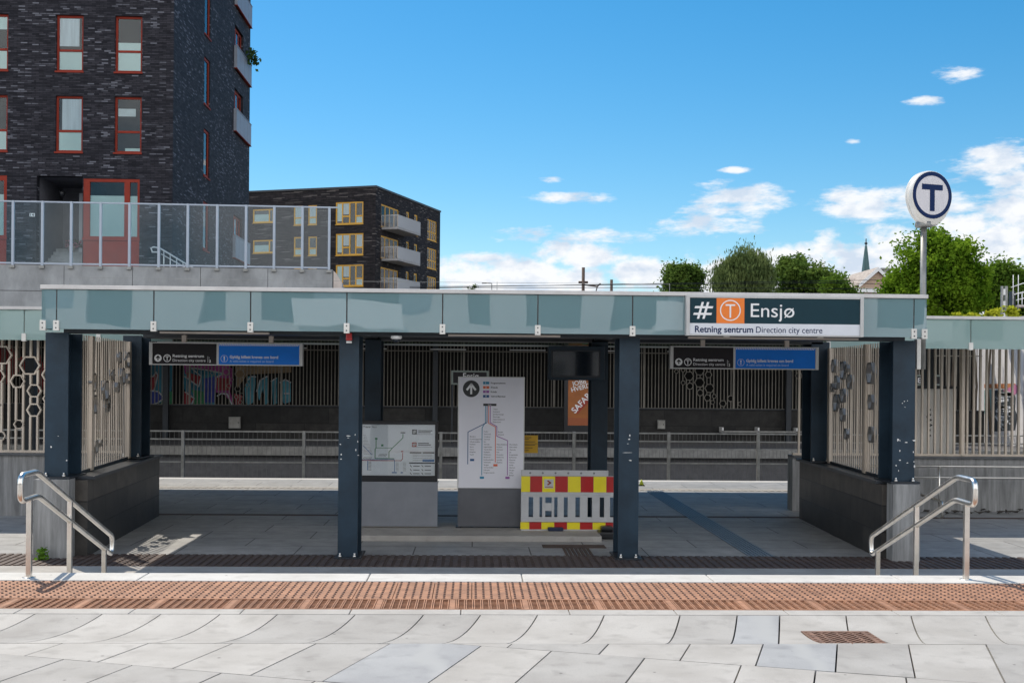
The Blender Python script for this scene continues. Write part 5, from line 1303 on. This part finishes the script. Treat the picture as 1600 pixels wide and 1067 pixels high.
# second building, yellow frames, turned to the line
c2 = Vector((PX(585, 114), 114.0)); uR2 = Vector((.346, 1)).normalized(); uL2 = Vector((1, -.346)).normalized()
oR2, uRt = (c2.x, c2.y), (uR2.x, uR2.y)
Lr = ON(688, 330, oR2, uRt)[0]; zt2 = ON(585, 292, oR2, uRt)[1]
Ll = 26.0; oL2 = c2-uL2*Ll; oL2 = (oL2.x, oL2.y); uLt = (uL2.x, uL2.y)
b2 = thing('apartment_building', (c2.x, c2.y, -1), 'lower dark brick apartment block with yellow window frames and balconies', 'building')
hl2, wl2 = [], []
for (y0_, y1_) in ((315.5, 350.5), (364.8, 399), (413.5, 447.5), (462, 497)):
    for (p0, p1, kind) in ((524.5, 567.5, 'big'), (481.5, 495, 'nar'), (459, 472.5, 'nar'), (395, 427.5, 'wide')):
        yo = 3 if kind == 'nar' else (6 if kind == 'wide' else 0); ye = -1 if kind == 'nar' else (-7 if kind == 'wide' else 0)
        if kind == 'wide': p0 += 0
        s0_, zt_ = ON(p0, y0_+yo, oL2, uLt); s1_, zb_ = ON(p1, y1_+ye, oL2, uLt)
        zt_ = ON(546, y0_+yo, oL2, uLt)[1]; zb_ = ON(546, y1_+ye, oL2, uLt)[1]
        hl2.append((s0_, s1_, zb_, zt_)); wl2.append((kind, s0_, s1_, zb_, zt_))
b = MB(); wall_holes(b, oL2, uLt, 0, Ll, -1.1, zt2, hl2, .3)
hr2, wr2 = [], []
# right face: windows measured at their px, heights by storey
sto = ON(546, 315.5, oL2, uLt)[1]-ON(546, 364.8, oL2, uLt)[1]
zr0t, zr0b = ON(674, 344, oR2, uRt)[1], ON(674, 376, oR2, uRt)[1]
zdt, zdb = ON(608, 323, oR2, uRt)[1], ON(608, 358, oR2, uRt)[1]
znt, znb = ON(642, 333, oR2, uRt)[1], ON(642, 366, oR2, uRt)[1]
for k_ in range(4):
    dz = -sto*k_
    for (p0, p1, zt_, zb_, kind) in ((667.5, 682, zr0t, zr0b, 'big'), (595, 622.5, zdt, zdb, 'door'), (634.5, 639, znt, znb, 'slim'), (647, 652, znt, znb, 'slim')):
        s0_, s1_ = ON(p0, 400, oR2, uRt)[0], ON(p1, 400, oR2, uRt)[0]
        hr2.append((s0_, s1_, zb_+dz, zt_+dz)); wr2.append((kind, s0_, s1_, zb_+dz, zt_+dz))
wall_holes(b, oR2, uRt, 0, Lr, -1.1, zt2, hr2, .3)
pts = [Vector(oL2), c2, c2+uR2*Lr, Vector(oL2)+uR2*Lr]
b.face([(p.x, p.y, zt2) for p in pts]); b.face([(pts[2].x, pts[2].y, -1.1), (pts[3].x, pts[3].y, -1.1), (pts[3].x, pts[3].y, zt2), (pts[2].x, pts[2].y, zt2)])
b.build('wall', BRICK2, b2)
b = MB(); b.obox(oL2, uLt, 0, Ll+.1, -.1, .3, zt2, zt2+.18); b.obox(oR2, uRt, .3, Lr, -.1, .3, zt2, zt2+.18); b.build('parapet', STEELD, b2)
b = MB(); b.obox(oL2, uLt, .5, Ll-.5, 1.0, 1.1, -1, zt2-.3); b.obox(oR2, uRt, 1.2, Lr-.5, 1.0, 1.1, -1, zt2-.3); b.build('interior', ROOM, b2)
rr = random.Random(4)
for kind, s0_, s1_, zb_, zt_ in wl2:
    H_ = zt_-zb_; W_ = s1_-s0_; pn = []
    if kind == 'big':
        bs = (s0_+W_*.24, s0_+W_*.5, s0_+W_*.72); bz = ((1, zb_+H_*.36), (3, zb_+H_*.36))
        cur = rr.random() < .8
        if cur: pn = [(s0_+.15, s0_+W_*.22, zb_+H_*.15, zt_-.15, FROST), (s0_+W_*.27, s0_+W_*.47, zb_+H_*(.45), zt_-.15, CURT)]
        pn.append((s0_+W_*.74, s1_-.15, zb_+.15, zb_+H_*.33, FROST) if rr.random() < .6 else (s0_+W_*.74, s1_-.15, zb_+H_*.4, zt_-.15, CURT))
    elif kind == 'nar': bs = (); bz = ((None, zb_+H_*.38),); pn = [(s0_+.12, s1_-.12, zb_+.12, zb_+H_*.34, FROST)]+([(s0_+.12, s1_-.12, zb_+H_*.42, zt_-.12, CURT)] if rr.random() < .5 else [])
    else: bs = (s0_+W_*.78,); bz = (); pn = [(s0_+.15, s0_+W_*.74, zb_+.12, zt_-.12-(H_*.3 if rr.random() < .5 else 0), FROST)]
    window(b2, oL2, uLt, s0_, s1_, zb_, zt_, YELF, bs, bz, inset=.06, fw=.14, panes=pn)
for kind, s0_, s1_, zb_, zt_ in wr2:
    H_ = zt_-zb_; W_ = s1_-s0_
    if kind == 'big': window(b2, oR2, uRt, s0_, s1_, zb_, zt_, YELF, (s0_+W_*.28, s0_+W_*.52, s0_+W_*.76), ((None, zb_+H_*.4),), inset=.05, fw=.13, panes=[(s0_+.15, s1_-.3, zb_+.2, zt_-.15, LAMPW)])
    elif kind == 'door': window(b2, oR2, uRt, s0_, s1_, zb_, zt_, YELF, (s0_+W_*.25, s0_+W_*.5, s0_+W_*.75), (), inset=.05, fw=.14, panes=[(s0_+W_*.02+.1, s0_+W_*.7, zb_+.2, zt_-.15, LAMPW)])
    else: window(b2, oR2, uRt, s0_, s1_, zb_, zt_, YELF, (), (), inset=.05, fw=.16)
zt0, zb0 = ON(596, 334, oR2, uRt)[1], ON(596, 354, oR2, uRt)[1]
s0_ = ON(596, 400, oR2, uRt)[0]
for k_ in range(4):
    zb_ = zdb-sto*k_-.05; s1_ = s0_+ (ON(652, 400, oR2, uRt)[0]-s0_)*.62; pr_ = 1.75
    q = MB(); q.obox(oR2, uRt, s0_, s1_, -pr_, 0, zb_-.22, zb_); bal = q.build('balcony', mat('balcony_slab', (.34, .33, .32), .8, var=.1), b2)
    q = MB()
    for side in ('f', 'e', 'n'):
        if side == 'f':
            n_ = 44
            for i in range(n_+1):
                s_ = s0_+(s1_-s0_)*i/n_; q.obox(oR2, uRt, s_-.035, s_+.035, -pr_+.02, -pr_+.05, zb_+.004, zb_+1.1)
            q.obox(oR2, uRt, s0_, s1_, -pr_, -pr_+.07, zb_+1.1, zb_+1.16)
        else:
            s_ = s1_ if side == 'e' else s0_; n_ = 12
            for i in range(n_+1):
                d_ = -pr_+.1+(pr_-.1)*i/n_
                q.obox(oR2, uRt, s_-.02, s_+.02, d_, d_+.03, zb_+.004, zb_+1.1)
            q.obox(oR2, uRt, s_-.03, s_+.03, -pr_+.07, 0, zb_+1.1, zb_+1.16)
    q.build('balcony_railing', mat('pale_railing', (.48, .48, .49), .5, .2), bal)

# office block across the street, behind the viewpoint: what the fascia glass mirrors
ob = thing('office_building', (0, -23, UP), 'pale grey concrete office block with long balconies across the street, mirrored in fascia glass', 'building')
b = MB(); o3, u3 = (34, -23), (-1, 0); hh = []
for f_i in range(3):
    z0_ = UP+.4+f_i*3.2
    for i in range(17):
        s_ = 1.2+i*4.0
        hh.append((s_, s_+(2.4 if (i+f_i) % 3 else 1.2), z0_+.5, z0_+2.3))
wall_holes(b, o3, u3, 0, 70, UP, 10.5, hh, .4); b.face([(34, -23, 10.5), (-36, -23, 10.5), (-36, -36, 10.5), (34, -36, 10.5)])
b.build('wall', mat('office_concrete', (.52, .51, .50), .85, 0, .1, .5), ob)
b = MB()
for h in hh: b.obox(o3, u3, h[0], h[1], .30, .33, h[2], h[3])
b.build('window_band', mat('office_glass', (.02, .05, .06), .08, coat=.5), ob)
b = MB()
for f_i in (1, 2):
    for s_ in (9, 21, 37, 53): b.obox(o3, u3, s_, s_+5, -1.3, 0, UP+.75+f_i*3.2, UP+1.0+f_i*3.2); b.obox(o3, u3, s_, s_+5, -1.3, -1.22, UP+1.0+f_i*3.2, UP+1.9+f_i*3.2)
b.build('balcony_band', WHITE, ob)

# church spire and gabled house behind the trees
sy = 260
x = PX(1353, sy, 400); z0_ = PZ(440, sy, 1353); z1_ = PZ(384, sy, 1353); zt_ = PZ(373, sy, 1353); r0 = (PX(1361.5, sy)-PX(1344.5, sy))/2
t = thing('church', (x, sy, -1), 'distant church tower with a slender green copper spire', 'church')
q = MB(); n = 8
q.raw([(x+r0*math.cos(2*math.pi*i/n), sy+r0*math.sin(2*math.pi*i/n), z0_) for i in range(n)]+[(x+.25*math.cos(2*math.pi*i/n), sy+.25*math.sin(2*math.pi*i/n), z1_) for i in range(n)], [(i, (i+1) % n, n+(i+1) % n, n+i) for i in range(n)]+[tuple(range(n, 2*n))])
q.build('spire', mat('copper_green', (.07, .13, .13), .6, .2, .35, .5, stretch=(3, 3, .2)), t)
q = MB(); q.tube([(x, sy, z1_), (x, sy, zt_)], .12, 6); q.lathe((x, sy), [(.05, z1_+.1), (.4, z1_+.5), (.05, z1_+.9)], 8); q.build('finial', STEELD, t)
boxes('tower', CONC, t, [(x-r0, x+r0, sy-r0, sy+r0, -1, z0_-.01)])
hy = 130
t = thing('house', (PX(1372, hy), hy, -1), 'beige house with a pale tiled roof and white gable trim between the trees', 'house')
A_ = P(1371, 424, hy); B_ = P(1341, 450, hy); C_ = P(1401, 452, hy)
zb_ = B_.z-.0
q = MB(); q.slab([(B_.x, hy, -1), (C_.x, hy, -1), (C_.x, hy, C_.z), (A_.x, hy, A_.z), (B_.x, hy, B_.z)], (0, 1, 0), .4); q.build('wall', mat('beige_render', (.42, .30, .22), .8, var=.06), t)
q = MB()
for p0, p1 in ((A_, B_), (A_, C_)):
    q.slab([(p0.x, hy-.25, p0.z), (p1.x, hy-.25, p1.z), (p1.x, hy-.25, p1.z+.45), (p0.x, hy-.25, p0.z+.45)], (0, -1, 0), .1)
q.box(B_.x-.6, C_.x+.4, hy-.35, hy-.02, B_.z-.5, B_.z-.05)
q.build('gable_trim', WHITE, t)
Lx = P(1318, 434, hy).x
q = MB(); q.slab([(Lx, hy+4.5, A_.z-.5), (A_.x, hy+4.5, A_.z-.5), (B_.x-.2, hy+.2, B_.z-.3), (Lx-1, hy+.2, B_.z-.3)], (0, .5, 1), .15)
for p1 in (B_, C_): q.slab([(A_.x, hy-.3, A_.z+.3), (p1.x, hy-.3, p1.z+.3), (p1.x, hy+9, p1.z+.3), (A_.x, hy+9, A_.z+.3)], (0, 0, 1), .15)
q.build('roof', mat('pale_tiles', (.40, .34, .29), .8, 0, .3, 2.5), t)
boxes('wing_wall', MATS['beige_render'], t, [(Lx, B_.x-.1, hy+.5, hy+4.4, -1, B_.z-.45)])
p = P(1386, 421, hy+3); boxes('chimney', GALV, t, [(p.x-.4, p.x+.4, hy+3, hy+3.8, A_.z-2, p.z+.0), (p.x-.7, p.x+.7, hy+2.8, hy+4, p.z+.0, p.z+.15)])

# ------------------------------------------------------------------ trees
def tree(name, label, cx, Y, ztop, zcrown, rx, seed, lm, n_cl=60, per=130, leaf=.22, ry=None, lobes=None, weep=0, cat='tree', group='trees behind the station', zbase=-1.1, limbs=7, trunk_r=.3, sig=.5, airy=1.0):
    rg = random.Random(seed); ry = ry or rx*.9
    t = thing(name, (cx, Y, zbase), label, cat, group)
    H = ztop-zcrown; cz = (ztop+zcrown)/2
    lobes = lobes or [(0, 0, 0, 1, 1)]
    skirt = [(lx*.8, ly, lz-1.15, sx, sz*.8) for lx, ly, lz, sx, sz in lobes] if cat == 'tree' else []      # foliage further down, behind the roof line
    b = MB(); ends = []
    cl = []
    for k_ in range(int(n_cl*(1.6 if skirt else 1))):
        lx, ly, lz, sx, sz = rg.choice(lobes if k_ < n_cl else skirt)
        while True:
            v = Vector((rg.uniform(-1, 1), rg.uniform(-1, 1), rg.uniform(-1, 1)))
            if .25 < v.length < 1: break
        v = v*(v.length**-.45)
        cl.append(Vector((cx+(lx+v.x*sx*.86)*rx, Y+(ly+v.y*sx*.86)*ry, cz+(lz+v.z*sz*.86)*H/2)))
    for c_ in cl:
        cr_ = rg.uniform(.55, 1.15)*sig
        for i in range(int(per*rg.uniform(.6, 1.3))):
            p = c_+Vector((rg.gauss(0, 1), rg.gauss(0, 1), rg.gauss(0, .75)))*cr_*.55
            if weep: p.z -= abs(rg.gauss(0, 1))*weep; 
            s_ = leaf*rg.uniform(.55, 1.25)
            if weep: d1 = Vector((rg.gauss(0, .25), rg.gauss(0, .25), 1)).normalized()*s_*1.1
            else: d1 = Vector((rg.gauss(0, 1), rg.gauss(0, 1), rg.gauss(0, .7))).normalized()*s_
            d2 = d1.cross(Vector((rg.gauss(0, 1), rg.gauss(0, 1), rg.gauss(0, 1)))).normalized()*s_*(.3 if weep else .6)
            b.face([p-d1, p+d2, p+d1, p-d2])
    b.build('crown', lm, t)
    q = MB(); zc = zcrown+H*.25
    q.tube([(cx, Y, zbase), (cx+rg.uniform(-.2, .2), Y, (zbase+zc)/2), (cx, Y, zc), (cx+rg.uniform(-.3, .3), Y, zcrown+H*.6)], [trunk_r*1.2, trunk_r, trunk_r*.8, trunk_r*.25], 8)
    for c_ in rg.sample(cl, min(limbs, len(cl))):
        st = Vector((cx, Y, zcrown+H*rg.uniform(.05, .4))); md = st.lerp(c_, .5)+Vector((0, 0, .1*H))
        q.tube([st, md, c_], [trunk_r*.4, trunk_r*.25, trunk_r*.08], 6)
    q.build('trunk', TRUNK, t)
    return t
LG = leaf_mat('leaf_green', (.07, .14, .02), (.19, .29, .04)); LD = leaf_mat('leaf_dark', (.065, .12, .025), (.17, .25, .05)); LW = leaf_mat('leaf_willow', (.10, .145, .05), (.20, .25, .09)); LB = leaf_mat('leaf_bright', (.07, .16, .012), (.24, .37, .03)); LY = leaf_mat('leaf_yellow', (.32, .38, .02), (.50, .50, .05))
def tpx(name, label, p0, p1, y0, y1, Y, seed, lm, **k):
    cx = PX((p0+p1)/2, Y, y1); rx = (PX(p1, Y)-PX(p0, Y))/2; return tree(name, label, cx, Y, PZ(y0, Y, (p0+p1)/2), PZ(y1, Y, (p0+p1)/2), rx, seed, lm, **k)
tpx('broadleaf_tree', 'small dark rounded tree left of the weeping willow, nearest the middle', 1037, 1098, 411, 475, 95, 1, LD, n_cl=60, per=190, leaf=.14, sig=.75, trunk_r=.18)
tpx('willow_tree', 'grey green weeping willow with a domed hanging crown', 1114, 1205, 383, 480, 90, 2, LW, n_cl=85, per=330, leaf=.15, weep=.5, sig=.8, lobes=[(0, 0, .12, .9, .9), (.42, 0, .1, .58, .75), (-.42, 0, 0, .58, .75), (.1, 0, -.3, .9, .7)])
tpx('broadleaf_tree', 'dark green bushy tree touching the right side of the willow', 1195, 1312, 400, 480, 96, 3, LD, n_cl=110, per=230, leaf=.155, sig=.85, lobes=[(-.15, 0, .1, .75, .9), (.35, 0, -.15, .5, .7), (.7, 0, -.45, .35, .5)])
tpx('broadleaf_tree', 'low light green tree in front of the beige house roof', 1288, 1336, 425, 480, 88, 4, LG, n_cl=46, per=170, leaf=.12, sig=.65, trunk_r=.15, lobes=[(-.2, 0, .1, .7, .8), (.4, 0, -.4, .6, .5)])
tpx('broadleaf_tree', 'largest bright green tree rising behind the metro sign pole', 1366, 1548, 352, 520, 62, 5, LB, n_cl=190, per=250, leaf=.11, sig=.66, trunk_r=.4, limbs=12, lobes=[(.02, 0, .25, .66, .74), (-.45, 0, -.35, .5, .55), (.5, 0, -.2, .48, .6), (0, 0, -.4, .8, .6), (.2, 0, .1, .6, .7)])
tpx('broadleaf_tree', 'olive green tree at the right edge behind the lattice mast', 1530, 1640, 402, 520, 66, 6, LG, n_cl=100, per=250, leaf=.115, sig=.7, lobes=[(-.4, 0, .1, .55, .8), (.4, 0, -.1, .6, .8)])
tpx('broadleaf_tree', 'tiny tree top just showing over the roof edge beside the lower building', 732, 750, 443, 475, 130, 7, LD, n_cl=10, per=50, leaf=.14, sig=.4, trunk_r=.1)
for i, (p0, p1, y0, lb) in enumerate(((1488, 1503, 489, 'yellow green shrub nearest the T sign pole behind the roof edge'), (1510, 1530, 490, 'low yellow green shrub between two taller ones behind the roof edge'), (1535, 1566, 477, 'largest yellow green shrub behind the right roof edge'), (1574, 1586, 477, 'narrow yellow green shrub beside the lattice mast'))):
    tpx('shrub', lb, p0, p1, y0, 520, 46, 20+i, LY, n_cl=16, per=80, leaf=.08, sig=.17, cat='shrub', group='yellow green shrubs behind the roof edge', trunk_r=.05, limbs=4, zbase=.0)

# masts, wires and signal gear
def mast(label, p, y0, Y, r, arm=True, seed=1):
    x = PX(p, Y, y0); z = PZ(y0, Y, p)
    t = thing('catenary_mast', (x, Y, -1.1), label, 'mast', 'dark masts along the line')
    q = MB(); q.tube([(x, Y, -1.1), (x, Y, z)], r, 8); q.build('pole', RUSTD, t)
    if arm:
        zz = PZ(445, Y, p); q = MB(); q.tube([(x, Y, zz), (x+.9, Y, zz-.1), (x+1.1, Y, zz+.1)], .05, 6); q.tube([(x+.9, Y, zz-.1), (x+.8, Y, zz-.5), (x, Y, zz-.6)], .04, 6); q.tube([(x-.3, Y, zz+.15), (x+.3, Y, zz+.15)], .09, 6); q.build('bracket', RUSTD, t)
mast('taller dark catenary mast with a bracket above the middle of the roof', 911.5, 418, 75, .10)
mast('shorter plain dark catenary mast above the middle of the roof', 955.5, 437, 75, .09, False)
x, Y = PX(767.5, 90), 90; z = PZ(443, Y, 767)
t = thing('street_lamp', (x, Y, -1.1), 'thin far street lamp just above the roof edge', 'street lamp')
q = MB(); q.tube([(x, Y, -1.1), (x, Y, z), (x-.5, Y, z+.03)], .04, 6); q.build('pole', GALV, t); q = MB(); q.box(x-.75, x-.4, Y-.1, Y+.1, z-.02, z+.06); q.build('lamp_head', GALV, t)
for i, (ya, yb, lb) in enumerate(((437, 425, 'topmost thin overhead wire crossing in front of the trees'), (440, 446, 'thin overhead wire sagging low over the roof line'), (449, 449, 'lowest thin overhead wire just above the roof edge'))):
    q = MB(); q.tube([P(640, 450 if i == 0 else 446+i*2, 70), P(1000, (ya+450)/2, 70), P(1300, ya+2, 70), P(1620, yb+(8 if i == 0 else 3), 70)], .016, 5)
    tag(q.build('overhead_wire', BLACKP, loc=(10, 70, 8)), lb, 'wire', 'overhead wires')
Y = 50
t = thing('lattice_mast', (PX(1569, Y), Y, -1.1), 'grey lattice mast with cross plates behind the right roof edge', 'mast')
xa, xb = PX(1565.5, Y), PX(1572, Y); zt_ = PZ(447, Y, 1569)
q = MB(); q.box(xa-.04, xa+.04, Y, Y+.1, -1.1, zt_); q.box(xb-.05, xb+.05, Y, Y+.1, -1.1, zt_); q.build('leg', GALV, t)
q = MB(); 
for i in range(12): q.box(xa+.04, xb-.05, Y, Y+.08, zt_-.12-i*.52-.26, zt_-.12-i*.52)
q.build('cross_plates', ALU, t)
x0 = PX(1580, Y); x1 = PX(1586, Y)
t = thing('signal_platform', (x0, Y, -1.1), 'dark signal post with white railed service platform at the right edge', 'signal')
q = MB(); q.box(x0, x1, Y, Y+.3, -1.1, PZ(455, Y, 1583)); q.build('post', STEELD, t)
q = MB()
for p in (1580.5, 1588.5): q.tube([(PX(p, Y), Y-.1, PZ(486, Y, p)), (PX(p, Y), Y-.1, PZ(430, Y, p))], .015, 6)
q.tube([P(1580, 449, Y-.1), P(1604, 441, Y-.1)], .02, 6); q.tube([P(1585, 460, Y-.2), P(1604, 456, Y-.2)], .025, 6)
for yy in (459, 469): q.tube([P(1588, yy, Y-.3), P(1604, yy-4, Y-.3)], .022, 6)
for p in (1591, 1597, 1603): q.tube([P(p, 457, Y-.3), P(p, 478, Y-.3)], .022, 6)
q.build('railing', WHITE, t)
q = MB(); q.box(PX(1586, Y), PX(1606, Y), Y-.3, Y+.6, PZ(480, Y, 1590), PZ(477, Y, 1590)); q.build('floor', CONCL, t)
